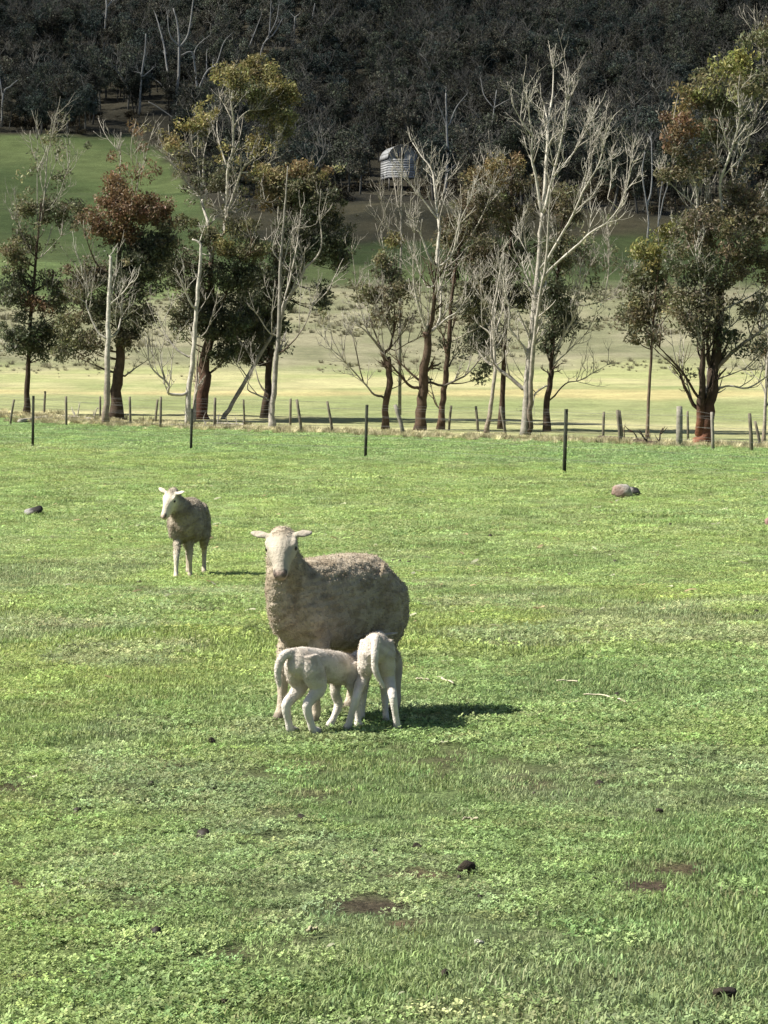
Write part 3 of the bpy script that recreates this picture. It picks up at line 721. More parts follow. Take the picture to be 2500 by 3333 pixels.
make_tree('dead_gum_tree', 'largest white dead gum with many tall upswept limbs', 'bare gums in the belt', 'D', [
    ([(340, 2075), (347, 1900), (357, 1750), (370, 1600), (390, 1400), (410, 1200), (425, 1000), (435, 890)], 46, 19, GREY, PALE),
    ([(368, 2075), (372, 1900), (378, 1750), (392, 1550), (420, 1350), (455, 1150), (470, 900), (480, 760)], 34, 12, BROWN, PALE),  # second stem; its brown stands in for the trunk's shaded right side
    ([(430, 900), (405, 720), (380, 600), (380, 480), (360, 330), (350, 250)], 20, 6, WHITE, WHITE), ([(372, 470), (320, 390), (275, 310)], 11, 6, WHITE, WHITE), ([(435, 880), (460, 600), (465, 420), (490, 250), (495, 80)], 24, 8, WHITE, WHITE), ([(465, 400), (430, 270)], 11, 6, WHITE, WHITE),
    ([(440, 900), (490, 700), (540, 480), (575, 220)], 22, 7, WHITE, WHITE), ([(555, 380), (605, 210)], 10, 5, PALE, PALE), ([(500, 690), (560, 620), (620, 540), (690, 400), (740, 310)], 12, 6, WHITE, WHITE), ([(620, 540), (720, 470)], 8, 4, PALE, WHITE),
    ([(425, 1200), (540, 1000), (600, 900), (650, 780), (740, 620), (770, 480), (800, 400)], 17, 6, WHITE, WHITE), ([(740, 630), (800, 600)], 7, 5, WHITE, WHITE), ([(600, 890), (690, 810), (740, 750)], 9, 5, PALE, WHITE), ([(650, 780), (680, 680), (685, 580)], 8, 4, GREY, PALE),
    ([(430, 1230), (600, 1080), (700, 990), (780, 940), (860, 830), (920, 620)], 15, 6, WHITE, WHITE), ([(860, 800), (940, 700)], 8, 5, WHITE, WHITE), ([(780, 830), (810, 700)], 7, 4, PALE, WHITE), ([(530, 1060), (510, 1040), (490, 970)], 10, 6, WHITE, WHITE),
    ([(395, 1320), (340, 1200), (325, 1150)], 11, 6, WHITE, WHITE), ([(400, 1250), (360, 1120), (320, 1040), (300, 1010)], 9, 5, PALE, WHITE), ([(365, 1640), (310, 1570), (260, 1500), (260, 1400), (230, 1270), (230, 1100)], 18, 7, WHITE, WHITE),
    ([(345, 1840), (280, 1780), (200, 1720), (160, 1640), (160, 1540), (100, 1490)], 28, 11, GREY, PALE), ([(360, 1680), (330, 1600), (305, 1560), (305, 1450)], 12, 7, WHITE, WHITE), ([(200, 1700), (230, 1650), (200, 1580)], 10, 6, PALE, PALE), ([(400, 1300), (450, 1280), (450, 1230)], 18, 14, WHITE, WHITE)], seed=23, twig=.9, tlen=1.1, stems=1.4, depthk=.45)
make_tree('gum_tree', 'dark narrow gum crown close behind the big white dead gum', BELT, 'D', [
    ([(458, 2055), (460, 1900), (480, 1780), (490, 1600), (510, 1300), (530, 1000)], 44, 14, BROWN, DARK),
    ([(475, 1740), (540, 1560), (600, 1450), (630, 1350), (640, 1180)], 18, 7, WHITE, WHITE), ([(480, 1710), (560, 1640), (660, 1540)], 10, 5, WHITE, PALE), ([(480, 1890), (560, 1800), (640, 1780), (780, 1700)], 10, 5, BROWN, GREY),
    ([(630, 1390), (720, 1370), (800, 1340), (860, 1290), (930, 1180)], 8, 4, PALE, PALE), ([(765, 1350), (790, 1180), (780, 1050)], 8, 4, PALE, PALE), ([(480, 1660), (540, 1540), (620, 1350)], 10, 5, WHITE, WHITE), ([(470, 1800), (400, 1850), (390, 1880)], 12, 8, WHITE, PALE),
    ([(640, 1300), (680, 1200), (720, 1110)], 7, 4, PALE, PALE)],
    [(510, 1330, 75, 150, DKG, 1.1), (570, 1460, 50, 90, DKG), (520, 1080, 90, 120, DOL, .8), (520, 850, 80, 110, BRN, .6), (480, 1550, 60, 90, DKG, .8), (600, 780, 60, 60, BRN, .5), (690, 1130, 90, 80, (.14, .14, .08), .35), (590, 900, 60, 80, BRN, .6)], seed=24, twig=1.5)
make_tree('gum_tree', 'olive-brown bushy gum close behind the tan pole-like trunk', BELT, 'D', [
    ([(215, 2030), (230, 1700), (250, 1300), (270, 900), (270, 650)], 36, 10, BROWN, BROWN), ([(240, 1450), (140, 1150), (110, 900)], 14, 5, GREY, PALE), ([(250, 1300), (330, 1050), (350, 850)], 14, 5, GREY, PALE), ([(240, 1500), (120, 1400), (60, 1300)], 10, 4, GREY, PALE), ([(265, 950), (180, 780), (200, 640)], 9, 4, PALE, WHITE)],
    [(265, 620, 85, 45, RGOLD), (310, 710, 80, 70, BRN), (150, 690, 100, 55, RGOLD, .9), (110, 850, 120, 100, BRN, .8), (280, 880, 120, 100, BRN, .8), (150, 1060, 130, 100, BRN, .7), (320, 1100, 100, 110, DOL, .7), (220, 1300, 110, 110, DOL, .8), (90, 1300, 90, 110, DKG, .8), (120, 1560, 100, 110, DKG, .8), (330, 1350, 60, 100, DOL, .6), (-40, 1000, 80, 110, BRN, .6)], seed=29, twig=1.0, base_d=119, dens=8, fill=.3, stems=1.6)
make_tree('gum_tree', 'slim straight-stemmed gum with small yellow-green crown', BELT, 'E', [
    ([(238, 2100), (250, 1850), (265, 1600), (280, 1400), (300, 1200)], 20, 8, TAN, BROWN), ([(270, 1560), (200, 1480), (150, 1420)], 9, 4, BROWN, BROWN), ([(275, 1480), (330, 1330), (350, 1150)], 9, 4, BROWN, BROWN), ([(260, 1600), (330, 1500), (380, 1400)], 8, 4, BROWN, BROWN)],
    [(230, 1480, 90, 55, BRN, .9), (150, 1500, 60, 70, DOL), (335, 1090, 50, 50, YG), (250, 1190, 65, 65, YG, 1.1), (245, 1310, 75, 75, OLIVE, 1.1), (300, 1400, 70, 80, DOL, .8), (180, 1420, 60, 50, OLIVE), (330, 1230, 70, 80, DOL, .7), (230, 1590, 70, 40, BRN, .5)], seed=25, twig=.6)
make_tree('gum_tree', 'great spreading gum with rusty trunk base at the right', BELT, 'E', [
    ([(525, 2135), (530, 2060), (545, 1930), (570, 1780), (590, 1600), (600, 1450), (610, 1340)], 84, 30, (.17, .075, .045), DARK),
    ([(495, 2105), (505, 1980), (510, 1850), (515, 1700), (520, 1600)], 56, 30, RUSTB, DARK), ([(550, 2010), (470, 1930), (420, 1830), (390, 1760), (300, 1680)], 26, 8, BROWN, BROWN), ([(490, 1900), (420, 1780), (330, 1680), (280, 1630)], 18, 6, BROWN, BROWN),
    ([(605, 1350), (570, 1270), (530, 1150), (500, 1000), (480, 950), (380, 860), (330, 800)], 18, 7, TAN, WHITE), ([(490, 960), (485, 880), (455, 780), (360, 640)], 14, 6, WHITE, PALE), ([(610, 1340), (640, 1200), (650, 1080), (680, 900), (660, 750), (700, 600), (705, 470)], 24, 9, TAN, WHITE),
    ([(660, 1080), (720, 1090), (780, 960), (839, 830), (880, 700)], 14, 8, WHITE, WHITE), ([(640, 1120), (600, 860), (640, 720), (690, 560), (700, 470)], 18, 10, WHITE, WHITE), ([(670, 760), (720, 680), (760, 540), (839, 420)], 12, 6, WHITE, PALE),
    ([(560, 1750), (525, 1540), (505, 1350), (480, 1180)], 15, 7, TAN, WHITE), ([(505, 1390), (480, 1380), (350, 1280)], 9, 5, PALE, PALE), ([(575, 1760), (680, 1660), (760, 1600), (839, 1540), (900, 1480)], 24, 12, TAN, PALE), ([(600, 1480), (640, 1450), (760, 1390), (839, 1330)], 12, 6, PALE, PALE),
    ([(570, 1860), (650, 1840), (740, 1850), (839, 1790), (900, 1750)], 13, 7, PALE, PALE), ([(580, 1810), (740, 1750)], 9, 5, GREY, GREY), ([(560, 1080), (540, 970), (525, 800)], 9, 5, WHITE, WHITE), ([(580, 1000), (565, 960), (545, 800)], 8, 5, PALE, PALE), ([(680, 620), (600, 600), (560, 430)], 10, 5, WHITE, PALE), ([(520, 1700), (500, 1640), (490, 1560)], 12, 8, WHITE, PALE), ([(590, 1650), (620, 1580), (680, 1520)], 12, 6, PALE, PALE),
    ([(740, 650), (820, 300), (800, 150)], 10, 5, GREY, PALE)],
    [(780, 115, 70, 50, OLIVE), (850, 80, 70, 60, OLIVE), (690, 260, 100, 65, YG, 1.1), (545, 320, 70, 50, OLIVE), (470, 375, 70, 40, GOLD), (430, 460, 85, 55, RGOLD), (380, 540, 85, 60, RUST, 1.1), (350, 640, 65, 60, RUST, .8), (600, 440, 120, 95, DOL, 1.1), (800, 330, 80, 90, DOL), (700, 370, 90, 60, OLIVE),
     (560, 580, 100, 90, DOL, .8), (480, 740, 110, 75, BRN, .8), (700, 950, 130, 110, BRN, .9), (560, 1080, 140, 120, BRN, .9), (430, 1050, 80, 80, BRN, .8), (760, 1200, 100, 110, BRN, .8), (450, 1250, 110, 120, DOL, .8), (640, 1260, 110, 110, BRN, .7), (420, 1450, 120, 100, BRN, .8), (560, 1450, 120, 130, BRN, .9),
     (680, 1600, 60, 55, DKG, .9), (790, 1450, 60, 110, BRN, .7), (480, 1560, 90, 70, DOL, .6), (820, 1000, 70, 90, BRN, .8), (330, 770, 60, 40, BRN, .6), (860, 1250, 80, 110, BRN, .8)], seed=26, twig=.8, dens=10, fill=.4, stems=1.3)
make_tree('dead_gum_tree', 'thin pale bare gum cut off by the right edge of the photo', 'bare gums in the belt', 'E', [
    ([(815, 2135), (825, 1950), (838, 1700), (850, 1500)], 24, 10, TAN, PALE), ([(828, 1880), (800, 1820), (770, 1790)], 9, 5, PALE, PALE), ([(835, 1750), (800, 1600), (800, 1480)], 9, 4, PALE, PALE), ([(840, 1700), (890, 1550)], 9, 4, PALE, PALE)], [(830, 1650, 60, 70, BRN, .4)], seed=27, twig=1.0)
make_tree('dead_gum_tree', 'thin grey dead stem rising before the farm hut', 'bare gums in the belt', 'C', [
    ([(505, 1150), (515, 800), (515, 560), (520, 300), (520, 160)], 20, 8, GREY, GREY), ([(515, 720), (430, 690), (370, 620), (335, 570)], 10, 5, PALE, PALE), ([(515, 600), (490, 550), (430, 510), (380, 450)], 10, 5, PALE, PALE), ([(500, 780), (440, 740), (410, 580), (392, 440)], 10, 5, PALE, GREY), ([(515, 620), (490, 520), (470, 390)], 10, 6, PALE, PALE), ([(508, 980), (440, 940), (410, 870), (390, 770)], 12, 8, PALE, WHITE)], seed=28, twig=.4, base_d=131)
FAR = 'dead trees on the wooded hill'
FW = (.31, .305, .285)
FAR_POS = []
def far_tree(label, reg, limbs, seed, **kw):
    ox, oy, sc = REG[reg]; q = limbs[0][0][0]; h_ = ground_hit(ox + q[0] / sc, oy + q[1] / sc)
    us = [ox + p[0] / sc for l in limbs for p in l[0]]; FAR_POS.append((min(us) - 12, max(us) + 12, h_.y))
    make_tree('hill_dead_tree', label, FAR, reg, [(pl, w0, w1, FW, FW) for pl, w0, w1 in limbs], seed=seed, twig=.10, tlen=2.0, depthk=.35, bare_r=.95, stems=0, **kw)
far_tree('single tall pale dead trunk high on the hill at upper left', 'P', [([(620, 335), (630, 150), (640, 40), (632, -30)], 16, 9), ([(640, 45), (665, 10), (690, -30)], 10, 6)], 31)
far_tree('pale dead tree with one side branch above the left green paddock', 'P', [([(835, 690), (850, 450), (870, 310), (875, 200)], 15, 8), ([(850, 465), (930, 400)], 8, 5), ([(848, 440), (810, 430)], 8, 5)], 32)
far_tree('wide-forked pale dead tree with several trunks on the hill', 'P', [([(1055, 605), (1075, 400), (1070, 180), (1040, 50)], 24, 8), ([(1040, 600), (1000, 400), (985, 280), (950, 140), (930, 80)], 16, 8), ([(1035, 590), (960, 500), (900, 460)], 10, 6), ([(1075, 290), (1130, 200), (1160, 0), (1165, -40)], 14, 8), ([(1072, 275), (1020, 210), (1005, 90)], 12, 7)], 33)
far_tree('crooked pale dead tree just behind the golden crown', 'P', [([(1180, 695), (1185, 560), (1165, 370), (1145, 310), (1090, 330)], 17, 7), ([(1187, 545), (1240, 430), (1300, 380), (1340, 260), (1380, 210)], 15, 6), ([(1160, 365), (1180, 280), (1260, 210)], 9, 5), ([(1240, 430), (1240, 310)], 9, 6)], 34)
far_tree('pale dead tree fanning out above the tallest gum', 'Q', [([(60, 420), (80, 370), (110, 260), (170, 200), (220, 110)], 15, 6), ([(140, 230), (150, 50), (150, -20)], 10, 5), ([(0, 330), (40, 230), (90, 100)], 11, 5), ([(110, 260), (180, 130), (200, 20)], 8, 4)], 35)
far_tree('short forked dead trunk near the top of the hill', 'Q', [([(280, 335), (290, 200), (295, 100)], 12, 8), ([(294, 105), (270, 80)], 7, 5), ([(294, 105), (325, 80)], 7, 5)], 36)
far_tree('wavy dead trunk beside the short forked one', 'Q', [([(358, 370), (365, 220), (390, 150), (415, 20)], 14, 6), ([(370, 240), (430, 220)], 6, 4), ([(390, 150), (350, 110)], 6, 4)], 37)
far_tree('bright dead tree with knotted trunk right of the farm hut', 'Q', [([(1198, 1180), (1210, 900), (1205, 720), (1200, 560)], 20, 10), ([(1215, 770), (1260, 650), (1330, 560)], 10, 5), ([(1205, 1030), (1225, 1020), (1310, 930)], 10, 5), ([(1208, 760), (1150, 610)], 8, 5)], 38)
far_tree('dim dead tree left of the big white gum', 'Q', [([(1370, 1015), (1410, 900), (1470, 780), (1490, 650), (1505, 540)], 12, 6), ([(1490, 645), (1590, 590)], 7, 4), ([(1488, 650), (1430, 570), (1410, 470)], 8, 5), ([(1400, 920), (1410, 780)], 7, 4)], 39)
far_tree('slim pale trunk standing left of the great spreading gum', 'S', [([(935, 1455), (940, 1300), (905, 1050), (920, 910)], 14, 7), ([(930, 1240), (960, 1120), (960, 870), (950, 820)], 12, 7)], 40)
far_tree('pair of slim pale stems beside the great spreading gum', 'S', [([(1000, 1375), (1010, 1200), (1025, 1090)], 10, 6), ([(1005, 1340), (1030, 1200), (1055, 1120), (1050, 1080)], 10, 6)], 41)
far_tree('pale leaning tree at the left edge of the hill', 'P', [([(10, 760), (20, 560), (60, 520), (105, 480)], 14, 7), ([(18, 600), (0, 480), (-10, 420)], 10, 6)], 42)
far_tree('fallen-looking grey limb tree over the left paddock corner', 'P', [([(1060, 780), (1050, 720), (960, 650), (890, 610)], 10, 5), ([(1050, 740), (1060, 620)], 8, 5)], 43)

# ------------------------------------------------------------------ the wood on the hill (one mass)
def forest_proto(seed, kind):
    g = np.random.default_rng(seed); s = Soup()
    H = g.uniform(9, 12)
    tc = np.array([.13, .125, .11]) * (.8 if kind < 3 else 1.2)
    P = np.array([[0, 0, -1], [g.normal(0, .3), g.normal(0, .3), H * .4], [g.normal(0, .7), g.normal(0, .7), H * .75], [g.normal(0, 1), g.normal(0, 1), H]])
    P = catmull(P, 3)
    tube(s, P, np.linspace(.2, .05, len(P)), 5, tc, tc)
    for i in range(9 if kind < 3 else 14):
        k = g.integers(3, len(P)); a = g.random() * 6.283
        grow(s, P[k], np.array([math.cos(a), math.sin(a), .9]), g.uniform(1.5, 3.8), .07, 1, tc, g)
    if kind < 3:
        base = [np.array([.070, .078, .056]), np.array([.080, .079, .060]), np.array([.064, .078, .066])][kind]
        n = g.integers(26, 36)
        q = g.normal(0, 1, (n, 3)); q /= np.linalg.norm(q, axis=1)[:, None]; q *= g.random((n, 1)) ** .4
        C = np.array([0, 0, H * .62]) + q * np.array([2.5, 2.5, H * .36])
        leaves(s, C, base[None] * g.lognormal(0, .3, (n, 1)), 95, g.uniform(.6, 1.3, n), .42, g)
    elif kind == 4:
        n = 16; q = g.normal(0, 1, (n, 3)) * np.array([1.3, 1.3, .7]); q[:, 2] = np.abs(q[:, 2]) + .4
        s = Soup(); leaves(s, q, np.array([[.06, .05, .03]]) * g.lognormal(0, .3, (n, 1)), 34, np.full(n, .8), .45, g)
    me = s.mesh('hill_tree_kind'); me.materials.append(M_FOREST)
    return bpy.data.objects.new('hill_tree_kind.%03d' % seed, me)
fp = [forest_proto(300 + i, k) for i, k in enumerate([0, 0, 1, 1, 2, 2, 3, 3, 4, 4])]
fx, fy = fan_points(330, 1150, .034, pad=25, k=.19)
fu, fv = project(fx, fy, gz(fx, fy))
edge = forest_edge(fu) + (fbm(fu * .01, fv * .01, 5, 3) - .5) * 30
infront = np.zeros(len(fx), bool)
for a_, b_, d_ in FAR_POS: infront |= (fu > a_) & (fu < b_) & (fy > d_ - 50) & (fy < d_ + 4)
inside = (fv < edge - 4) & ~(infront & (RNG.random(len(fx)) < .7)) & ~((np.abs(fu - 1297) < 85) & (fv > 560))
fx, fy, fu, fv, edge = [a[inside] for a in (fx, fy, fu, fv, edge)]
near = (edge - fv) < 60
fi = RNG.choice(10, len(fx), p=[.16, .15, .16, .15, .14, .13, .02, .02, .04, .03])
fi = np.where(near & (RNG.random(len(fx)) < .45), RNG.integers(8, 10, len(fx)), fi)
o = scatter('hill_forest', np.stack([fx, fy, gz(fx, fy)], -1), RNG.random(len(fx)) * 6.28, RNG.uniform(.6, 1.2, len(fx)), fi, np.ones((len(fx), 3)), fp)
tag(o, 'dark dense eucalypt forest covering the hillside', 'forest', kind='stuff')

# grey tussocks on the rough field between the dry field and the hill
def tussock(seed):
    g = np.random.default_rng(seed); V = []; Q = []; k = 0
    for i in range(70):
        a = g.random() * 6.283; r = .22 * math.sqrt(g.random()); b = np.array([r * math.cos(a), r * math.sin(a), -.03])
        d = np.array([math.cos(a + g.normal(0, .6)), math.sin(a + g.normal(0, .6)), 0]) * g.uniform(.1, .45); h = g.uniform(.2, .5)
        s = np.array([-d[1], d[0], 0]); s = s / (np.linalg.norm(s) + 1e-6) * .022
        V += [b - s, b + s, b + d + s * .3 + [0, 0, h], b + d - s * .3 + [0, 0, h]]; Q.append([k, k + 1, k + 2, k + 3]); k += 4
    return np.array(V), [np.array(Q)]
tus = [proto('tussock_kind.%03d' % i, *tussock(400 + i), M_GRASS) for i in range(3)]
tx, ty = fan_points(118, 400, .7, pad=6)
tn = fbm(tx * .1, ty * .06, 99, 4)
u_, v_ = project(tx, ty, gz(tx, ty))
kp = (ty > belt_y(tx) + 4) & (RNG.random(len(tx)) < sstep(.4, .6, tn) * sstep(172, 225, ty)) & ((ty < 300) | (RNG.random(len(tx)) < .12)) & ((v_ > 960) | (u_ > 760))
tx, ty = tx[kp], ty[kp]
tt = np.where(RNG.random((len(tx), 1)) < .55, np.array([[.23, .215, .14]]), np.array([[.16, .155, .09]])) * RNG.lognormal(0, .2, (len(tx), 1))
o = scatter('rough_tussocks', np.stack([tx, ty, gz(tx, ty)], -1), RNG.random(len(tx)) * 6.28, RNG.lognormal(-1.15, .45, len(tx)) * (.75 + .6 * sstep(180, 240, ty)), RNG.integers(0, 3, len(tx)), tt, tus)
tag(o, 'grey tussocks on the rough slope behind the trees', 'tussocks', kind='stuff')
# dry grass and bark litter along the foot of the belt
lx = RNG.uniform(-26, 26, 2600); ly = belt_y(lx) + RNG.normal(1.8, 2.4, 2600)
lt = np.where(RNG.random((2600, 1)) < .6, np.array([[.46, .42, .26]]), np.array([[.30, .27, .15]])) * RNG.lognormal(0, .25, (2600, 1))
o = scatter('belt_dry_grass', np.stack([lx, ly, gz(lx, ly)], -1), RNG.random(2600) * 6.28, RNG.uniform(.15, .55, 2600), RNG.integers(0, 3, 2600), lt, [proto('dry_kind.%03d' % i, *tussock(450 + i), M_GRASS) for i in range(3)])
tag(o, 'dry pale grass along the foot of the tree belt', 'dry grass', kind='stuff')

# ------------------------------------------------------------------ animals
class Flesh:
    """closed lofted shapes, merged into one continuous skin by voxel remeshing"""
    def __init__(s): s.V = []; s.F = []; s.C = []; s.n = 0
    def loft(s, rings, up=(0, 0, 1), n=18, M=None, sub=3, pw=1.0):
        """rings: (pos, lateral radius, vertical radius, colour rgb, fleece weight)"""
        P = catmull(np.array([r[0] for r in rings], float), sub)
        def ip(vals):
            vals = np.asarray(vals, float); t0 = np.linspace(0, 1, len(rings)); t1 = np.linspace(0, 1, len(P))
            return np.interp(t1, t0, vals)
        ry = ip([r[1] for r in rings]); rz = ip([r[2] for r in rings])
        C = np.stack([ip([(list(r[3]) + [r[4]])[k] for r in rings]) for k in range(4)], -1)
        T = np.gradient(P, axis=0); T /= np.linalg.norm(T, axis=1)[:, None]
        up = np.asarray(up, float)
        A = np.cross(up, T); A /= np.linalg.norm(A, axis=1)[:, None] + 1e-9
        B = np.cross(T, A)
        th = np.linspace(0, 2 * np.pi, n, endpoint=False)
        ct = np.sign(np.cos(th)) * np.abs(np.cos(th)) ** pw; st = np.sign(np.sin(th)) * np.abs(np.sin(th)) ** pw
        V = P[:, None] + ry[:, None, None] * ct[None, :, None] * A[:, None] + rz[:, None, None] * st[None, :, None] * B[:, None]
        V = np.vstack([V.reshape(-1, 3), P[0], P[-1]])
        m = len(P)
        F = []
        for i in range(m - 1):
            for j in range(n):
                k = (j + 1) % n
                F.append((i * n + j, i * n + k, (i + 1) * n + k, (i + 1) * n + j))
        for j in range(n):
            k = (j + 1) % n
            F.append((m * n, k, j)); F.append((m * n + 1, (m - 1) * n + j, (m - 1) * n + k))
        C = np.vstack([np.repeat(C, n, axis=0), C[0], C[-1]])
        if M is not None: V = np.array([M @ Vector(v) for v in V])
        s.V.append(V); s.C.append(C)
        s.F += [tuple(a + s.n for a in f) for f in F]; s.n += len(V)
    def skin(s, name, voxel=.0075, smooth=6, fleece=.006, fine=60, seed=0, ridges=False, locks=(9000, .012, .003)):
        V = np.vstack(s.V); C = np.vstack(s.C)
        me = bpy.data.meshes.new(name + '_tmp'); me.from_pydata([tuple(v) for v in V], [], s.F); me.update()
        ob = bpy.data.objects.new(name + '_tmp', me); COL.objects.link(ob)
        md = ob.modifiers.new('r', 'REMESH'); md.mode = 'VOXEL'; md.voxel_size = voxel
        ms = ob.modifiers.new('s', 'SMOOTH'); ms.factor = .5; ms.iterations = smooth
        dg = bpy.context.evaluated_depsgraph_get(); dg.update()
        out = bpy.data.meshes.new_from_object(ob.evaluated_get(dg)); out.name = name
        bpy.data.objects.remove(ob); bpy.data.meshes.remove(me)
        kd = kdtree.KDTree(len(V))
        for i, v in enumerate(V): kd.insert(v, i)
        kd.balance()
        nv = len(out.vertices); co = np.zeros(nv * 3, np.float32); out.vertices.foreach_get('co', co); co = co.reshape(-1, 3).astype(float)
        no = np.zeros(nv * 3, np.float32); out.vertices.foreach_get('normal', no); no = no.reshape(-1, 3)
        cc = np.zeros((nv, 4))
        for i in range(nv):
            w = 0
            for (_, k, dd) in kd.find_n(co[i], 4):
                a = 1 / (dd + .004); cc[i] += C[k] * a; w += a
            cc[i] /= w
        # lumps and locks of the fleece, strongest where the wool is
        h = (fbm(co[:, 0] * 16 + co[:, 1] * 9, co[:, 2] * 15 + co[:, 1] * 11, seed, 3) - .5) * 1.3 + (fbm(co[:, 0] * fine + co[:, 1] * 31, co[:, 2] * fine - co[:, 1] * 27, seed + 5, 2) - .5) * .8
        if ridges: h = h + .20 * np.sin(2 * np.pi * (co[:, 2] + .12 * co[:, 0] + .02 * (vnoise(co[:, 0] * 9, co[:, 2] * 9, 7) - .5)) / .030) * vnoise(co[:, 0] * 7 + 5, co[:, 2] * 12 + co[:, 1] * 6, 13)
        co = co + no * (h * fleece * np.clip(cc[:, 3], 0, 1))[:, None]
        out.vertices.foreach_set('co', co.astype(np.float32).ravel())
        # dirt and sweat marks in the wool
        dn = fbm(co[:, 0] * 30 + co[:, 1] * 17, co[:, 2] * 34 - co[:, 1] * 21, seed + 9, 4)
        rgb = cc[:, :3] * (1 - cc[:, 3:4] * .30 * sstep(.42, .70, dn)[:, None] * np.array([[.9, 1.0, 1.12]]))
        out.materials.clear()
        set_col(out, rgb); out.update()
        # short wool: locks standing off the skin
        g = np.random.default_rng(seed + 77)
        nf = len(out.polygons); ctr = np.zeros(nf * 3, np.float32); nrm = np.zeros(nf * 3, np.float32)
        out.polygons.foreach_get('center', ctr); out.polygons.foreach_get('normal', nrm); ctr = ctr.reshape(-1, 3); nrm = nrm.reshape(-1, 3)
        fv = np.zeros(nf, np.int32); out.polygons.foreach_get('loop_start', fv)
        lv = np.zeros(len(out.loops), np.int32); out.loops.foreach_get('vertex_index', lv); fv = lv[fv]
        cand = np.where(cc[fv, 3] > .2)[0]
        n, ln, wd = locks
        sel = g.choice(cand, n)
        p = ctr[sel] + g.normal(0, voxel * .5, (n, 3)); nn = nrm[sel]
        d = nn * .55 + np.array([-.35, 0, -.40]) + g.normal(0, .33, (n, 3)); d /= np.linalg.norm(d, axis=1)[:, None]
        t = np.cross(d, nn + g.normal(0, .3, (n, 3))); t /= np.linalg.norm(t, axis=1)[:, None] + 1e-9
        L = ln * g.uniform(.5, 1.3, (n, 1)); Wd = wd * g.uniform(.6, 1.4, (n, 1)); p = p - nn * ln * .15
        md_ = p + d * L * .55 + nn * L * .12; tip = p + d * L
        V4 = np.stack([p - t * Wd, p + t * Wd, md_ + t * Wd * .85, md_ - t * Wd * .85, tip], 1).reshape(-1, 3)
        k = np.arange(n)[:, None] * 5
        wc = np.repeat(rgb[fv[sel]] * g.lognormal(0, .14, (n, 1)), 5, axis=0)
        wool = mesh_np('wool', V4, [k + np.array([[0, 1, 2, 3]]), k + np.array([[3, 2, 4]])], wc)
        return out, wool
def head_matrix(poll, fwd, roll=0.0):
    f = Vector(fwd).normalized(); l = Vector((0, 0, 1)).cross(f).normalized(); u = f.cross(l)
    M = Matrix((f, l, u)).transposed().to_4x4() @ Matrix.Rotation(roll, 4, 'X')
    M.translation = poll
    return M
def add_head(fl, M, k, face, nose, wool, ears, long=1.0, wool_top=True, wide=1.0):
    """head in its own frame: x to the nose, z up; k = size"""
    dk = (.05, .042, .038)
    rings = [((-.075, 0, -.004), .030, .036, wool, .5), ((-.05, 0, 0), .052, .060, wool, .35), ((-.01, 0, .002), .060, .064, wool if wool_top else face, .25), ((.035, 0, .0), .063, .064, face, .1), ((.07, 0, -.004), .058, .060, face, 0),
             ((.11, 0, -.010), .043, .052, face, 0), ((.15, 0, -.016), .033, .043, face, 0), ((.19, 0, -.020), .030, .036, face, 0), ((.215, 0, -.023), .027, .030, nose, 0), ((.232, 0, -.026), .015, .016, nose, 0)]
    fl.loft([(np.array(p) * k * np.array([long, wide, 1]), a * wide * k, b * k, c, w) for p, a, b, c, w in rings], n=20, M=M)
    # brow ridges over the eyes, nostrils, lower jaw
    for s in (-1, 1):
        fl.loft([(np.array(p) * k * np.array([long, wide, 1]), a * wide * k, b * k, face, 0) for p, a, b in [((.005, s * .046, .034), .010, .008), ((.03, s * .053, .035), .014, .011), ((.06, s * .048, .032), .011, .008), ((.08, s * .042, .026), .006, .005)]], n=10, M=M)
        fl.loft([(np.array(p) * k * np.array([long, wide, 1]), a * wide * k, b * k, dk, 0) for p, a, b in [((.200, s * .022, -.002), .006, .005), ((.215, s * .020, -.006), .009, .008), ((.228, s * .014, -.014), .006, .006)]], n=10, M=M)
        e = ears[0 if s < 0 else 1]         # direction vector of each ear in the head's frame
        d = Vector(e).normalized(); b = Vector((-.012, s * .052 * wide, .036)) * k
        upv = Vector((1, 0, .25)).cross(d).normalized()
        rr = [(.0, .012, .012), (.22, .020, .011), (.5, .027, .009), (.75, .021, .008), (.95, .010, .006), (1.0, .004, .004)]
        ear = tuple(np.array(face) * .95)
        fl.loft([(np.array(b + d * (t * .086 * k)), w * 1.02 * k, h * k, ear, .05) for t, w, h in rr], up=upv, n=12, M=M)
    fl.loft([(np.array(p) * k * np.array([long, wide, 1]), a * wide * k, b * k, c, 0) for p, a, b, c in [((.02, 0, -.048), .034, .024, face), ((.09, 0, -.052), .028, .018, face), ((.16, 0, -.050), .024, .014, face), ((.205, 0, -.047), .020, .010, nose)]], n=14, M=M)
def add_eyes(root, M, k, long=1.0, wide=1.0):
    for s in (-1, 1):
        bm = Soup()
        th = np.linspace(0, 2 * np.pi, 12, endpoint=False); ph = np.linspace(-np.pi / 2, np.pi / 2, 7)
        A, B = np.meshgrid(th, ph); r = .0115 * k
        c = M @ (Vector((.056 * long, s * .0545 * wide, .014)) * k)
        V = np.stack([r * np.cos(A) * np.cos(B), r * np.sin(A) * np.cos(B), r * np.sin(B)], -1).reshape(-1, 3) + np.array(c)
        i = np.arange(6)[:, None] * 12; j = np.arange(12)[None, :]; q = (j + 1) % 12
        bm.add(V, np.stack([i + j, i + q, i + 12 + q, i + 12 + j], -1).reshape(-1, 4), None, (.016, .011, .008))
        link('eye', bm.mesh('eye'), root, M_EYE)
M_EYE = attr_mat('eye', rough=.15, var=.1, scale=40, spec=.5)
HOOF = (.05, .043, .036)
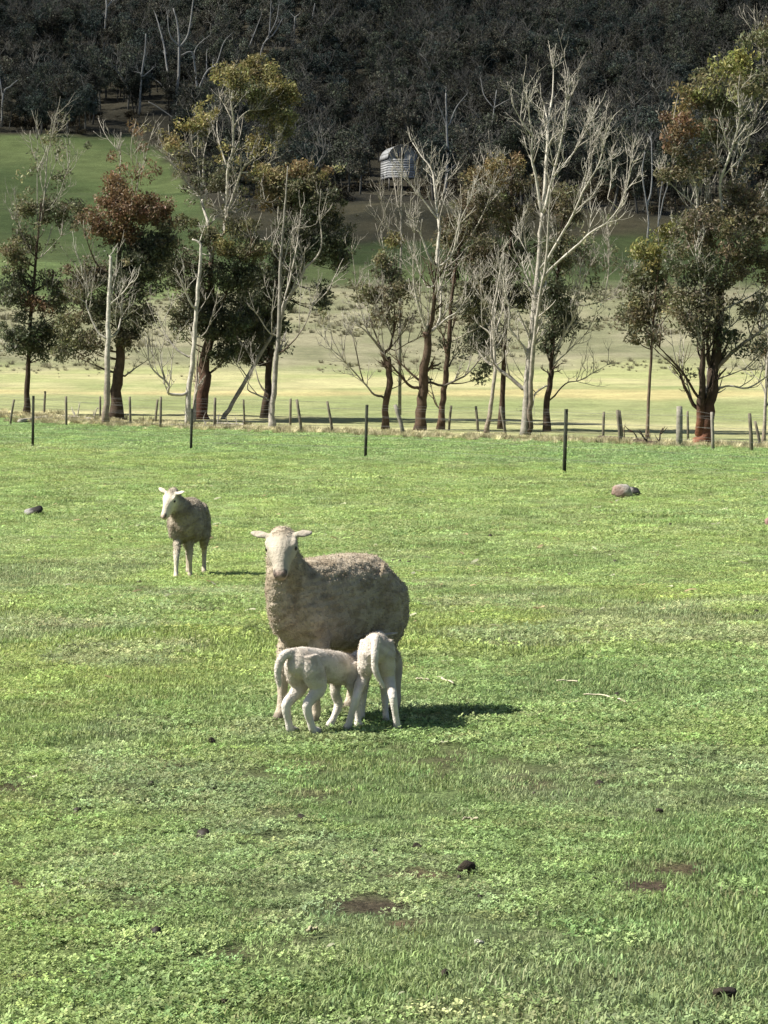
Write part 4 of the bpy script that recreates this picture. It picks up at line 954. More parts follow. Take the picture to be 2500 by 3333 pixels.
def leg(fl, pts, wool, skin, k=1.0):
    """pts: (x, y, z, lateral r, fore-aft r, wooliness)"""
    R_ = [((p[0], p[1], p[2]), p[3] * k, p[4] * k, tuple(np.array(wool) * p[5] + np.array(skin) * (1 - p[5])), p[5]) for p in pts]
    fl.loft(R_, up=(1, 0, .02), n=14)
    x, y, z = pts[-1][:3]
    r = pts[-1][3] * k
    fl.loft([((x - .004, y, z + .006), r * 1.0, r * 1.05, HOOF, 0), ((x + .008, y, -.012 + .012), r * 1.15, r * 1.35, HOOF, 0), ((x + .012, y, -.022), r * 1.2, r * 1.5, HOOF, 0)], up=(1, 0, .02), n=12)

def front_leg(x, y, top, dx=0.0, knee=0.0, k=1.0, w=1.0):
    """fore leg: elbow, wrist ('knee'), cannon, fetlock"""
    return [(x - .01, y * .95, top, .055 * w, .085 * w, 1), (x - .03, y, top * .80, .043 * w, .060 * w, 1), (x - .005 + dx * .3, y, top * .60, .031 * w, .037 * w, .7), (x + knee + dx * .55, y, top * .42, .026 * w, .029 * w, .1),
            (x + knee * .6 + dx * .75, y, top * .24, .0185 * w, .021 * w, 0), (x + dx * .92, y, top * .12, .021 * w, .024 * w, 0), (x + .018 + dx, y, .022, .022 * w, .025 * w, 0)]
def hind_leg(x, y, hip, dx=0.0, w=1.0, hock=.46, hx=-.075, sx=.075):
    """hind leg: thigh, stifle high and forward, hock pointing back, upright shank"""
    return [(x, y * .85, hip, .075 * w, .115 * w, 1), (x + sx * .45, y, hip * .82, .066 * w, .105 * w, 1), (x + sx * .55 + dx * .2, y * 1.05, hip * .66, .046 * w, .066 * w, .9), (x + hx * .55 + dx * .45, y, hip * .53, .028 * w, .038 * w, .35),
            (x + hx + dx * .6, y, hip * .43, .024 * w, .033 * w, 0), (x + hx * .92 + dx * .8, y, hip * .24, .0185 * w, .022 * w, 0), (x + hx * .85 + dx * .95, y, hip * .11, .021 * w, .025 * w, 0), (x + hx * .6 + dx, y, .022, .022 * w, .026 * w, 0)]

def heading(hx, hy): return math.atan2(hy, hx)
def face_dir(world_dir, rz): return Matrix.Rotation(-rz, 4, 'Z') @ Vector(world_dir)

WOOL = (.375, .322, .246); FACE = (.42, .375, .30); NOSE = (.38, .28, .235); SHANK = (.42, .36, .28)
def make_ewe():
    rz = heading(-.600, -.800)
    px, py = -.222, 11.95
    root = empty('ewe', (px, py, gz1(px, py)), rz)
    fl = Flesh()
    W = WOOL
    fl.loft([((-.350, 0, .545), .045, .08, W, 1), ((-.335, 0, .525), .100, .140, W, 1), ((-.285, 0, .507), .136, .176, W, 1), ((-.19, 0, .493), .148, .190, W, 1), ((-.07, 0, .485), .156, .196, W, 1), ((.05, 0, .483), .152, .195, W, 1),
             ((.15, 0, .492), .140, .184, W, 1), ((.235, 0, .503), .116, .168, W, 1), ((.295, 0, .50), .082, .140, W, 1), ((.335, 0, .49), .045, .08, W, 1)], n=36, pw=.78)
    for s in (-1, 1):
        fl.loft([((-.17, s * .10, .61), .045, .06, W, 1), ((-.255, s * .118, .50), .056, .105, W, 1), ((-.265, s * .115, .38), .050, .090, W, 1), ((-.25, s * .10, .30), .03, .05, W, 1)], up=(1, 0, .02), n=14)
        fl.loft([((.15, s * .075, .58), .05, .065, W, 1), ((.20, s * .09, .47), .05, .08, W, 1), ((.195, s * .088, .37), .040, .058, W, 1)], up=(1, 0, .02), n=14)
    poll = Vector((.375, .045, .752))
    fl.loft([((.17, 0, .53), .098, .128, W, 1), ((.25, .005, .575), .086, .110, W, 1), ((.31, .015, .63), .076, .094, W, 1), ((.35, .028, .69), .068, .078, W, 1), ((.37, .04, .74), .058, .062, W, 1)], n=20)
    fl.loft([((.24, .0, .39), .062, .055, W, 1), ((.315, .0, .44), .060, .062, W, 1), ((.355, .012, .52), .052, .058, W, 1), ((.385, .025, .60), .046, .044, W, 1), ((.395, .035, .65), .036, .028, W, 1)], up=(-1, 0, .3), n=16)
    # folds of loose skin across the throat
    for z, x, r in ((.63, .392, .030), (.565, .377, .034), (.49, .362, .036)):
        fl.loft([((x - .03, .02 - r * 1.1, z + .015), .012, .014, W, 1), ((x + .005, .02 - r * .5, z), .017, .018, W, 1), ((x + .012, .02, z - .006), .018, .019, W, 1), ((x + .005, .02 + r * .5, z), .017, .018, W, 1), ((x - .03, .02 + r * 1.1, z + .015), .012, .014, W, 1)], n=10)
    f = face_dir((-.05, -.70, -.71), rz)
    M = head_matrix(poll, f, R(4))
    add_head(fl, M, .93, FACE, NOSE, tuple(np.array(W) * 1.0), [(-.32, -1.0, .02), (-.45, 1.0, -.30)], long=.80, wide=1.10)
    leg(fl, front_leg(.21, .085, .46), W, SHANK); leg(fl, front_leg(.195, -.085, .46, dx=.03), W, SHANK)
    leg(fl, hind_leg(-.245, .095, .48, dx=-.02), W, SHANK); leg(fl, hind_leg(-.25, -.10, .48, dx=.05), W, SHANK)
    fl.loft([((-.35, 0, .61), .03, .03, W, 1), ((-.39, 0, .57), .028, .03, W, 1), ((-.395, 0, .50), .02, .025, W, 1)], up=(1, 0, .02), n=10)      # docked tail
    fl.loft([((-.13, .0, .31), .06, .06, (.5, .33, .27), 0), ((-.17, .0, .25), .06, .065, (.5, .33, .27), 0), ((-.185, .02, .21), .03, .03, (.5, .33, .27), 0)], up=(1, 0, 0), n=12)   # udder
    b_, w_ = fl.skin('body', .0062, 4, .010, 75, 1, True, (52000, .0042, .0021))
    link('body', b_, root, M_FLEECE); link('wool', w_, root, M_WOOL, smooth=False)
    add_eyes(root, M, .93, .80, 1.10)
    tag(root, 'shorn tan ewe looking at the camera while two lambs suckle', 'sheep', 'sheep in the paddock')
def make_far_sheep():
    c = ground_hit(612, 1880); px, py = c.x, c.y
    rz = heading(-.01, -1)
    root = empty('sheep', (px, py, gz1(px, py)), rz)
    fl = Flesh(); W = (.30, .262, .205)
    fl.loft([((-.40, 0, .53), .045, .07, W, 1), ((-.37, 0, .515), .092, .13, W, 1), ((-.28, 0, .505), .130, .172, W, 1), ((-.10, 0, .485), .150, .192, W, 1), ((.08, 0, .485), .147, .190, W, 1), ((.20, 0, .50), .130, .175, W, 1), ((.30, 0, .51), .118, .15, W, 1), ((.36, 0, .50), .06, .09, W, 1)], n=28, pw=.9)
    for s in (-1, 1):
        fl.loft([((-.20, s * .10, .60), .05, .06, W, 1), ((-.29, s * .115, .48), .06, .10, W, 1), ((-.28, s * .11, .34), .04, .07, W, 1)], up=(1, 0, .02), n=14)
        fl.loft([((.20, s * .08, .58), .055, .07, W, 1), ((.24, s * .10, .46), .055, .085, W, 1), ((.23, s * .10, .36), .04, .06, W, 1)], up=(1, 0, .02), n=14)
    poll = Vector((.40, -.095, .705))
    fl.loft([((.20, 0, .53), .115, .14, W, 1), ((.28, -.02, .57), .10, .12, W, 1), ((.34, -.055, .62), .082, .094, W, 1), ((.38, -.083, .675), .062, .068, W, 1)], n=18)
    f = face_dir((-.40, -.50, -.77), rz)
    M = head_matrix(poll, f, R(-4))
    add_head(fl, M, 1.02, (.60, .54, .43), (.55, .44, .36), W, [(-.30, -1.0, .42), (-.35, 1.0, .0)], long=.9)
    leg(fl, front_leg(.24, -.070, .46, dx=.16, knee=.02), W, (.50, .45, .36)); leg(fl, front_leg(.22, .03, .46, dx=-.07, knee=.015), W, SHANK)  # first leg: sunlight put into its paler shank colour
    leg(fl, hind_leg(-.29, .115, .48, dx=.05), W, SHANK); leg(fl, hind_leg(-.28, -.03, .48, dx=-.06), W, SHANK)
    fl.loft([((-.38, 0, .60), .03, .03, W, 1), ((-.42, 0, .56), .028, .03, W, 1), ((-.425, 0, .49), .02, .025, W, 1)], up=(1, 0, .02), n=10)
    b_, w_ = fl.skin('body', .008, 4, .010, 60, 3, True, (26000, .006, .0028))
    link('body', b_, root, M_FLEECE); link('wool', w_, root, M_WOOL, smooth=False)
    add_eyes(root, M, 1.02, .9)
    tag(root, 'sheep standing alone further back with white face turned left', 'sheep', 'sheep in the paddock')
LW = (.555, .505, .44); LS = (.62, .575, .51); LP = (.42, .33, .28)
def lamb_leg(fl, pts, c0=LW, c1=LS):
    fl.loft([((p[0], p[1], p[2]), p[3] * 1.0, p[4] * 1.02, tuple(np.array(c0) * p[5] + np.array(c1) * (1 - p[5])), p[5]) for p in pts], up=(1, 0, .02), n=12)
    x, y, z = pts[-1][:3]; r = pts[-1][3]
    fl.loft([((x, y, z + .008), r, r * 1.1, HOOF, 0), ((x + .010, y, .004), r * 1.15, r * 1.45, HOOF, 0), ((x + .012, y, -.012), r * 1.2, r * 1.55, HOOF, 0)], up=(1, 0, .02), n=10)
def lamb_hind(x, y, hip, dx=0, splay=0.0):
    return [(x, y * .8, hip, .036, .055, 1), (x + .02, y, hip * .82, .036, .054, 1), (x + .035 + dx * .2, y + splay * .15, hip * .66, .028, .038, .8), (x - .015 + dx * .4, y + splay * .4, hip * .53, .020, .024, .4), (x - .055 + dx * .6, y + splay * .55, hip * .425, .0175, .023, 0),
            (x - .045 + dx * .8, y + splay * .8, hip * .22, .0135, .016, 0), (x - .035 + dx * .95, y + splay * .93, hip * .10, .0155, .018, 0), (x - .012 + dx, y + splay, .022, .0165, .020, 0)]
def lamb_fore(x, y, top, dx=0, knee=.012, splay=0.0):
    return [(x - .005, y * .9, top, .028, .040, 1), (x - .012, y, top * .80, .023, .030, 1), (x + dx * .3, y + splay * .3, top * .60, .0185, .021, .6), (x + knee + dx * .55, y + splay * .6, top * .43, .0175, .020, 0), (x + knee * .6 + dx * .78, y + splay * .8, top * .22, .0125, .0145, 0),
            (x + dx * .93, y + splay * .95, top * .10, .0145, .017, 0), (x + .014 + dx, y + splay, .022, .0155, .019, 0)]
def make_lamb(name, label, loc, rz, hipz, shz, neck, poll, face, ears, legs, tail, seed, bodyw=1.0):
    root = empty(name, (loc[0], loc[1], gz1(*loc)), rz)
    fl = Flesh(); W = LW
    zm = .5 * (hipz + shz)
    def top(t): return hipz + (shz - hipz) * t
    b = [(-.195, .022, .030, 0, -.055), (-.18, .048, .055, .0, -.060), (-.14, .062, .068, .1, -.068), (-.07, .064, .068, .3, -.070), (0, .066, .071, .5, -.074), (.07, .064, .073, .75, -.075), (.13, .056, .068, 1, -.072), (.175, .036, .045, 1.0, -.06), (.195, .016, .02, 1.0, -.055)]
    fl.loft([((x, 0, top(t) + dz), ry * bodyw * .88, rz_ * .93, W, .8) for x, ry, rz_, t, dz in b], n=22)
    for s in (-1, 1):      # thighs and shoulders
        fl.loft([((-.13, s * .036, hipz - .045), .03, .04, W, .8), ((-.125, s * .045, hipz - .10), .033, .052, W, .8), ((-.11, s * .044, hipz - .15), .026, .038, W, .6)], up=(1, 0, .02), n=12)
        fl.loft([((.12, s * .034, shz - .045), .027, .035, W, .8), ((.13, s * .042, shz - .095), .028, .040, W, .8), ((.125, s * .040, shz - .135), .022, .028, W, .6)], up=(1, 0, .02), n=12)
    fl.loft([(p, a, a * 1.12, W, .8) for p, a in neck], n=16)
    M = head_matrix(Vector(poll), Vector(face), 0)
    add_head(fl, M, .62, (.50, .44, .37), (.45, .33, .28), W, ears, long=.92)
    for kind, pts in legs: lamb_leg(fl, pts)
    fl.loft([(p, a * .8, a * .66, LS, .5) for p, a in tail], up=(0, 1, .02), n=12)
    b_, w_ = fl.skin('body', .0048, 3, .0045, 120, seed, False, (12000, .0026, .0014))
    link('body', b_, root, M_LAMB); link('wool', w_, root, M_WOOL, smooth=False)
    add_eyes(root, M, .62, .92)
    tag(root, label, 'lamb', 'suckling lambs')
make_ewe()
make_far_sheep()
rz1 = heading(.66, .75)
make_lamb('lamb', 'white lamb seen side-on suckling under the ewe, tail to the left', (-.238, 11.49), rz1, .372, .325,
          [((.12, 0, .262), .052), ((.165, .004, .262), .045), ((.20, .014, .266), .039), ((.228, .026, .272), .034)], (.238, .032, .276), face_dir((.14, .93, -.05), rz1), [(-.5, -1, -.1), (-.5, 1, -.1)],
          [('h', lamb_hind(-.135, .042, .30, dx=.015)), ('h', lamb_hind(-.125, -.042, .30, dx=.05)), ('f', lamb_fore(.12, .036, .255, dx=-.06, knee=.035)), ('f', lamb_fore(.13, -.036, .255, dx=.03, knee=.012))],
          [((-.17, 0, .34), .026), ((-.215, .014, .335), .025), ((-.236, .026, .302), .0225), ((-.238, .033, .262), .0205), ((-.230, .035, .228), .017), ((-.224, .035, .205), .009)], 21)
rz2 = heading(-.03, .998)
make_lamb('lamb', 'white lamb seen from behind suckling, long tail hanging down', (-.034, 11.66), rz2, .415, .36,
          [((.14, 0, .30), .050), ((.20, -.005, .30), .043), ((.25, -.010, .31), .038), ((.285, -.015, .325), .034)], (.30, -.018, .333), face_dir((-.10, .85, -.15), rz2), [(-.35, -1, .12), (-.35, 1, .1)],
          [('h', lamb_hind(-.14, .042, .335, dx=.0, splay=.078)), ('h', lamb_hind(-.13, -.042, .335, dx=.01, splay=-.042)), ('f', lamb_fore(.12, .036, .28, dx=.02, splay=.02)), ('f', lamb_fore(.13, -.036, .28, dx=.0, splay=-.01))],
          [((-.17, 0, .385), .027), ((-.212, .006, .365), .026), ((-.232, .010, .32), .0245), ((-.232, .010, .275), .021), ((-.225, -.002, .238), .0175), ((-.215, -.020, .205), .014), ((-.21, -.028, .185), .008)], 22, bodyw=1.08)

# ------------------------------------------------------------------ fences
def post_round(name, base, top, r, col, parent, off, n=8, cap=True):
    s = Soup()
    P = np.array([np.array(base) - [0, 0, .25], np.array(base) * .6 + np.array(top) * .4, np.array(base) * .25 + np.array(top) * .75, top])
    tube(s, P, np.array([r, r, r * .97, r * .9]), n, col, col, rough=.12)
    return link(name, s.mesh(name, off), parent, M_POST, smooth=False)
def fence(label, posts, group, wires, wire_z, star=False):
    """posts: (u base, v base, u top, v top, radius m, colour)"""
    root = None; line = []
    for (ub, vb, ut, vt, r, c) in posts:
        b = ground_hit(ub, vb)
        t = pix(ut, vt, b.y)
        if root is None: root = empty('wire_fence', b); off = np.array(b)
        if star:
            s = Soup()
            B0 = np.array(b) - [0, 0, .3]; T0 = np.array(t)
            for a in (0.3, 2.4, 4.5):       # three-finned steel picket
                d = np.array([math.cos(a), math.sin(a), 0]); e = np.array([-d[1], d[0], 0]) * .006
                V = [B0 - e, B0 + e, B0 + d * r + e, B0 + d * r - e, T0 - e, T0 + e, T0 + d * r + e, T0 + d * r - e]
                s.add(V, [(0, 1, 2, 3), (4, 7, 6, 5), (0, 4, 5, 1), (1, 5, 6, 2), (2, 6, 7, 3), (3, 7, 4, 0)], None, c)
            link('post', s.mesh('post', off), root, M_POST, smooth=False)
        else: post_round('post', np.array(b), np.array(t), r, c, root, off)
        line.append((np.array(b), np.array(t)))
    line.sort(key=lambda q: q[0][0])
    for fz in wire_z:
        P = [q[0] * (1 - fz) + q[1] * fz for q in line]
        P = [P[0] + (P[0] - P[1]) * .9] + P + [P[-1] + (P[-1] - P[-2]) * .9]
        s = Soup(); tube(s, np.array(P), np.full(len(P), .0025), 4, (.16, .16, .15), (.16, .16, .15))
        link('wire', s.mesh('wire', off), root, M_POST)
    tag(root, label, 'fence', group)
BK = (.03, .034, .022); WD = (.13, .115, .085); WG = (.21, .195, .16)
fence('front fence of four dark steel posts standing in the green grass', [(105, 1458, 108, 1288, .038, BK), (620, 1467, 624, 1330, .038, BK), (1188, 1490, 1194, 1317, .04, BK), (1835, 1538, 1843, 1331, .042, BK)], 'wire fences', 5, (.2, .4, .6, .78, .94), star=True)
fence('near belt fence of leaning wooden posts at the edge of the grass', [
    (31, 1384, 46, 1300, .045, WD), (216, 1388, 215, 1290, .05, WD), (425, 1390, 422, 1291, .05, WD), (522, 1393, 524, 1291, .05, WD), (698, 1400, 700, 1294, .055, WD), (984, 1410, 966, 1300, .055, WD), (1085, 1411, 1065, 1306, .05, WD),
    (1318, 1419, 1286, 1317, .075, WG), (1649, 1424, 1629, 1322, .055, WD), (2022, 1446, 2010, 1334, .06, WD), (2212, 1455, 2212, 1322, .105, WG), (2322, 1464, 2317, 1341, .05, WG), (2448, 1470, 2440, 1345, .055, WD)], 'wire fences', 4, (.3, .55, .8, .95))
fence('far belt fence of thin dark posts behind the tree trunks', [
    (143, 1352, 147, 1273, .05, WD), (326, 1368, 326, 1290, .045, WD), (505, 1378, 513, 1300, .05, WD), (796, 1389, 793, 1300, .04, WD), (945, 1392, 946, 1297, .05, WD), (1460, 1401, 1469, 1320, .05, WD), (1557, 1405, 1549, 1322, .055, WD),
    (1963, 1428, 1966, 1340, .05, WD), (2028, 1434, 2016, 1336, .05, WD), (2240, 1432, 2238, 1338, .045, WD), (2478, 1459, 2458, 1371, .05, WD)], 'wire fences', 3, (.4, .7, .93))

# ------------------------------------------------------------------ logs, stones, clods, bark
def lump(name, label, cat, p, size, col, col2, seed, group=None, mat=M_STONE, sink=.25, squash=None, facets=.32):
    """an irregular stone or clod: a displaced, part-faceted ball resting in the ground"""
    g = np.random.default_rng(seed)
    nth, nph = 20, 12
    th = np.linspace(0, 2 * np.pi, nth, endpoint=False); ph = np.linspace(-np.pi / 2, np.pi / 2, nph)
    A, B = np.meshgrid(th, ph)
    D = np.stack([np.cos(A) * np.cos(B), np.sin(A) * np.cos(B), np.sin(B)], -1).reshape(-1, 3)
    r = np.ones(len(D))
    for _ in range(16):                 # cut flat facets
        n = g.normal(0, 1, 3); n /= np.linalg.norm(n); h = g.uniform(1 - facets * 1.6, 1.0)
        dd = D @ n; m = dd > .2
        r[m] = np.minimum(r[m], h / dd[m])
    V = D * r[:, None] * (1 + g.normal(0, .02, (len(D), 1)))
    V = V * np.array(size) * .5
    V[:, 2] += size[2] * (.5 - sink)
    t = np.clip((D[:, 0:1] * .8 + D[:, 2:3] * .3 + g.normal(0, .12, (len(D), 1))) * 2 + .5, 0, 1)
    C = np.array(col)[None] * (1 - t) + np.array(col2)[None] * t
    i = np.arange(nph - 1)[:, None] * nth; j = np.arange(nth)[None, :]; k = (j + 1) % nth
    s = Soup(); s.add(V, np.stack([i + j, i + k, i + nth + k, i + nth + j], -1).reshape(-1, 4), None, C)
    o = link(name, s.mesh(name), None, mat, smooth=False); o.location = p; o.rotation_euler = (g.normal(0, .1), g.normal(0, .1), g.normal(0, .25))
    tag(o, label, cat, group); return o
def on_ground(u, v): return ground_hit(u, v)
p = on_ground(2025, 1624); lump('rock', 'pinkish slab-like rock lying in the grass below the fence', 'rock', p, (.42, .30, .26), (.23, .165, .135), (.32, .30, .26), 51, 'rocks in the paddock', sink=.12)
p = on_ground(2063, 1618); lump('rock', 'dark grey rock leaning against the pinkish slab', 'rock', p, (.30, .28, .22), (.16, .15, .14), (.05, .048, .045), 52, 'rocks in the paddock', sink=.12)
p = on_ground(112, 1676); lump('rock', 'small blackish rock in the grass left of the far sheep', 'rock', p, (.34, .26, .16), (.22, .21, .20), (.03, .028, .026), 53, 'rocks in the paddock', sink=.15)
p = on_ground(2506, 1722); lump('rock', 'reddish rock at the right edge of the paddock', 'rock', p, (.16, .16, .20), (.22, .14, .12), (.2, .13, .11), 54, 'rocks in the paddock', sink=.15)
for i, (u, v, w, lab) in enumerate([(1515, 2842, .058, 'largest dark clod beside the bare earth strip'), (1360, 2768, .034, 'small dark clod above and left of the largest clod'), (2362, 3252, .050, 'dark clod in the bottom right corner'), (2146, 2648, .028, 'dark clod in bright grass at the right'),
                                    (1950, 2556, .046, 'flat dark clod right of the ewe shadow'), (1972, 2640, .026, 'tiny dark clod below the flat clod'), (1390, 2200, .030, 'black clod beside the hind legs of the ewe'), (690, 2420, .036, 'dark clod in the grass below left of the lambs'), (490, 2560, .03, 'dark clod left in the middle of the grass'),
                                    (735, 3280, .034, 'black clod near the bottom edge'), (1450, 3180, .03, 'dark clod low in the grass right of the bottom centre'), (2320, 2318, .045, 'flat dark clod at the right, level with the lambs'), (980, 2672, .038, 'low dark clod below the lambs'), (330, 2240, .03, 'dark clod in the grass far left of the lambs')]):
    lump('clod', lab, 'clod', on_ground(u, v), (w * 1.15, w, w * (.8 if 'flat' not in lab else .45)), (.045, .036, .026), (.03, .025, .02), 60 + i, 'dark clods in the grass', sink=.1)
def stick(name, label, px_pts, w, col, seed, group, lift=.02, cat='bark'):
    g = np.random.default_rng(seed)
    P = [np.array(ground_hit(u, v)) + [0, 0, lift] for u, v in px_pts]
    P = catmull(np.array(P), 4); P[:, 2] += g.normal(0, .003, len(P))
    o0 = P[0].copy(); s = Soup()
    T, A, B = frame_path(P); n = len(P)
    side = np.cross(T, [0, 0, 1.0]); side /= np.linalg.norm(side, axis=1)[:, None]
    ww = w * (.55 + .45 * np.sin(np.linspace(.25, 2.9, n)))[:, None] * g.uniform(.8, 1.2, (n, 1))
    up = np.array([0, 0, 1.0])
    V = np.vstack([P - side * ww + up * ww * .5, P - up * .002, P + side * ww + up * ww * .5, P + up * .006])      # a curled strip
    i = np.arange(n - 1); Q = []
    for a, b in ((0, 1), (1, 2), (2, 3), (3, 0)): Q += [(a * n + k, a * n + k + 1, b * n + k + 1, b * n + k) for k in i]
    Q += [(0, n, 2 * n, 3 * n), (n - 1, 4 * n - 1, 3 * n - 1, 2 * n - 1)]
    s.add(V, Q, None, col)
    o = link(name, s.mesh(name, o0), None, M_BARK, smooth=False); o.location = o0
    tag(o, label, cat, group)
BG = 'pale bark strips in the grass'
PB = (.46, .42, .30)
stick('bark_strip', 'longest curved pale bark strip right of the ewe', [(1900, 2276), (1950, 2278), (2000, 2287), (2036, 2300)], .009, PB, 71, BG)
stick('bark_strip', 'short slanting pale bark strip beside the lamb', [(1425, 2216), (1450, 2226), (1476, 2240)], .009, PB, 72, BG)
stick('bark_strip', 'small flat pale bark strip nearest the ewe', [(1352, 2224), (1375, 2224), (1398, 2225)], .007, PB, 73, BG)
stick('bark_strip', 'thin pale bark strip above the longest one', [(1812, 2231), (1850, 2230), (1880, 2233)], .006, PB, 74, BG)
stick('bark_strip', 'faint pale bark strip left of the longest one', [(1825, 2305), (1850, 2302), (1880, 2303)], .006, PB, 75, BG)
stick('bark_strip', 'pale bark strip in the grass below the ewe', [(1505, 2690), (1530, 2687), (1556, 2690)], .006, (.4, .36, .25), 76, BG)
stick('bark_strip', 'pale bark strip low in the left foreground', [(1000, 3058), (1020, 3052), (1035, 3050)], .006, (.38, .35, .22), 77, BG)
lump('pale_stone', 'pale stone in the foreground grass', 'stone', on_ground(1560, 3080), (.03, .026, .024), (.42, .42, .34), (.45, .43, .36), 81, None, sink=.1)
def log(label, px_pts, r0, r1, col, seed):
    P = [np.array(ground_hit(u, v)) for u, v in px_pts]
    g = np.random.default_rng(seed)
    P = catmull(np.array(P), 4); rr = np.linspace(r0, r1, len(P)); P[:, 2] += rr * .75
    o0 = P[0].copy(); s = Soup(); tube(s, P, rr, 8, col, col, rough=.3)
    for _ in range(3): 
        k = g.integers(2, len(P) - 1); grow(s, P[k], np.array([g.normal(0, .6), g.normal(0, .5), .8]), r0 * 6, r0 * .35, 1, col, g)
    o = link('fallen_log', s.mesh('fallen_log', o0), None, M_BARK); o.location = o0
    tag(o, label, 'log', 'fallen logs under the belt')
log('long pale fallen branch at the foot of the leftmost tree', [(65, 1377), (110, 1370), (184, 1360), (250, 1362), (323, 1368)], .10, .05, PALE, 91)
log('dark fallen log between the right hand fence posts', [(2056, 1446), (2110, 1449), (2166, 1453)], .10, .08, DARK, 92)
log('thin fallen branch behind the right hand fence posts', [(1950, 1428), (2030, 1431), (2150, 1438)], .07, .04, BROWN, 93)
log('grey fallen log under the tallest golden gum', [(560, 1392), (640, 1392), (710, 1396), (760, 1394)], .09, .05, GREY, 94)
log('pale fallen branch beside the slender grey gum', [(700, 1382), (770, 1384), (830, 1388)], .06, .04, PALE, 95)

# dry fallen leaves sprinkled over the paddock
def curl(seed):
    g = np.random.default_rng(seed); V = []; Q = []
    n = 4
    for i in range(n + 1):
        t = i / n; w = .011 * math.sin(math.pi * (.08 + .84 * t)); z = .012 + .008 * math.sin(3 * t + seed)
        V += [(t * .07 - .035, -w, z), (t * .07 - .035, w, z + .006)]
        if i: Q.append((2 * i - 2, 2 * i, 2 * i + 1, 2 * i - 1))
    return np.array(V), [np.array(Q)]
dx_, dy_ = fan_points(6, 60, .9); k = RNG.random(len(dx_)) < np.clip(26 / dy_, .35, 1)
dx_, dy_ = dx_[k], dy_[k]
dt = np.where(RNG.random((len(dx_), 1)) < .6, np.array([[.42, .42, .28]]), np.array([[.34, .27, .15]])) * RNG.lognormal(0, .2, (len(dx_), 1))
o = scatter('fallen_leaves', np.stack([dx_, dy_, gz(dx_, dy_) + .008], -1), RNG.random(len(dx_)) * 6.28, RNG.uniform(.3, .9, len(dx_)) * np.clip(dy_ / 14, .6, 2.2), RNG.integers(0, 3, len(dx_)), dt, [proto('leaf_curl_kind.%03d' % i, *curl(500 + i), M_GRASS) for i in range(3)])
tag(o, 'pale dry leaves sprinkled over the grass', 'leaves', kind='stuff')

def crumb(seed):
    g = np.random.default_rng(seed); th = np.linspace(0, 2 * np.pi, 7, endpoint=False)
    V = [(.5 * math.cos(t) * g.uniform(.7, 1.2), .45 * math.sin(t) * g.uniform(.7, 1.2), -.1) for t in th] + [(.36 * math.cos(t) * g.uniform(.7, 1.2), .33 * math.sin(t) * g.uniform(.7, 1.2), .34 * g.uniform(.8, 1.2)) for t in th] + [(0, 0, .45)]
    return np.array(V), [np.array([(i, (i + 1) % 7, 7 + (i + 1) % 7, 7 + i) for i in range(7)]), np.array([(7 + i, 7 + (i + 1) % 7, 14) for i in range(7)])]
cx_, cy_ = fan_points(5.5, 55, 1.5); k = (RNG.random(len(cx_)) < np.clip(12 / cy_, .12, 1)) & (fbm(cx_ * .6, cy_ * .35, 171, 3) > .43)
cx_, cy_ = cx_[k], cy_[k]
ct = np.array([[.04, .033, .024]]) * RNG.lognormal(0, .25, (len(cx_), 1))
o = scatter('soil_crumbs', np.stack([cx_, cy_, gz(cx_, cy_) + .006], -1), RNG.random(len(cx_)) * 6.28, np.clip(RNG.lognormal(-3.75, .4, len(cx_)) * np.clip(cy_ / 12, .8, 2.2), .01, .055), RNG.integers(0, 3, len(cx_)), ct, [proto('crumb_kind.%03d' % i, *crumb(600 + i), M_GRASS) for i in range(3)])
tag(o, 'small dark crumbs of soil and dung strewn through the grass', 'soil crumbs', kind='stuff')

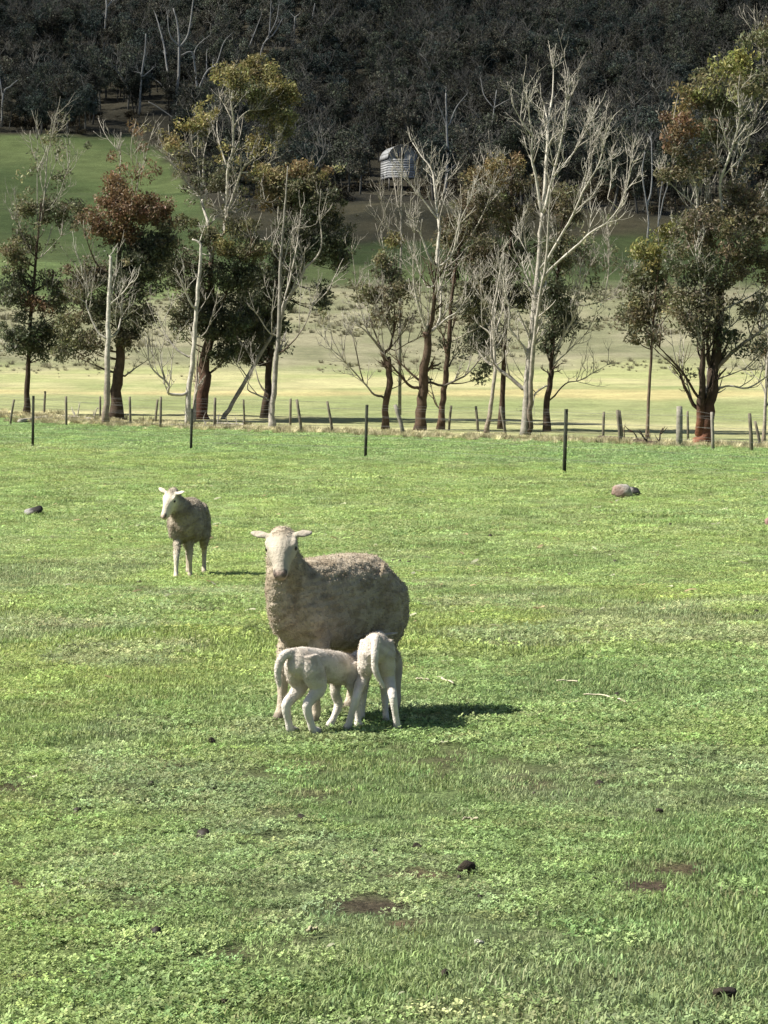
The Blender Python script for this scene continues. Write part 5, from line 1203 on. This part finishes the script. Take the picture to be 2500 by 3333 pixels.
# ------------------------------------------------------------------ farm hut far behind the trees
def make_hut():
    b = ground_hit(1297, 612); gx_, gy_, d = b.x, b.y, b.y
    g0 = gz1(gx_, gy_)
    bz = pix(1297, 583, d).z
    top = pix(1297, 476, d).z
    hw = 46 * d / F_PX; dep = hw * 1.1; eave = bz + (top - bz) * .58
    root = empty('farm_hut', (gx_, gy_, g0), R(14)); o = Vector((gx_, gy_, g0))
    LG = (.42, .43, .435)
    def box(name, x0, x1, y0, y1, z0, z1, col, mat=M_PAINT, par=root):
        V = [(x, y, z - g0) for z in (z0, z1) for (x, y) in ((x0, y0), (x1, y0), (x1, y1), (x0, y1))]
        s = Soup(); s.add(V, [(3, 2, 1, 0), (4, 5, 6, 7), (0, 1, 5, 4), (1, 2, 6, 5), (2, 3, 7, 6), (3, 0, 4, 7)], None, col)
        return link(name, s.mesh(name), par, mat, smooth=False)
    nb = 8; hh = (eave - bz) / nb
    wl = box('wall', -hw + .05, hw - .05, -dep + .05, dep - .05, bz, eave, (.12, .12, .12))
    for i in range(nb):                # weatherboards
        c = np.array(LG) * random.uniform(.75, 1.2)
        box('board', -hw, hw, -dep - .03, -dep + .048, bz + i * hh, bz + (i + 1) * hh - .012, c)
        box('board', -hw - .03, -hw + .048, -dep + .05, dep, bz + i * hh, bz + (i + 1) * hh - .012, c)
    # arched roof in sheets
    n = 9
    a = np.linspace(0, math.pi, n + 1)
    R0 = hw + .18; rise = top - eave
    for i in range(n):
        s = Soup(); q = []
        for t in (a[i], a[i + 1] - .01):
            for rr in (0, .05):
                for y in (-dep - .25, dep + .25): q.append((-(R0 + rr) * math.cos(t), y, eave - g0 + (rise + rr) * math.sin(t)))
        s.add(q, [(0, 1, 5, 4), (2, 6, 7, 3), (0, 4, 6, 2), (1, 3, 7, 5), (0, 2, 3, 1), (4, 5, 7, 6)], None, np.array((.38, .39, .395)) * random.uniform(.8, 1.15))
        link('roof_sheet', s.mesh('roof_sheet'), root, M_PAINT, smooth=False)
    s = Soup()                          # gable end under the arch
    V = [(-hw * math.cos(t), y, eave - g0 + (rise - .04) * math.sin(t)) for y in (-dep + .06, -dep + .16) for t in a]
    s.add(V, [(i, i + 1, n + 2 + i, n + 1 + i) for i in range(n)], [(0, i, i + 1) for i in range(1, n)], (.36, .37, .37))
    link('gable', s.mesh('gable'), root, M_PAINT, smooth=False)
    w = box('window', -1.1, .3, -dep - .02, -dep + .07, eave + .05, eave + .95, (.02, .022, .025), M_EYE)
    box('frame', -1.2, .4, -dep - .06, -dep + .0, eave - .06, eave + .045, (.36, .36, .35), par=w)
    for x in (-hw + .15, 0, hw - .15):
        for y in (-dep + .15, dep - .15): box('stilt', x - .09, x + .09, y - .09, y + .09, min(g0, gz1(gx_ + x, gy_ + y)) - .4, bz, (.2, .19, .17))
    tag(root, 'small pale grey hut with arched roof behind the middle trees', 'hut')
make_hut()
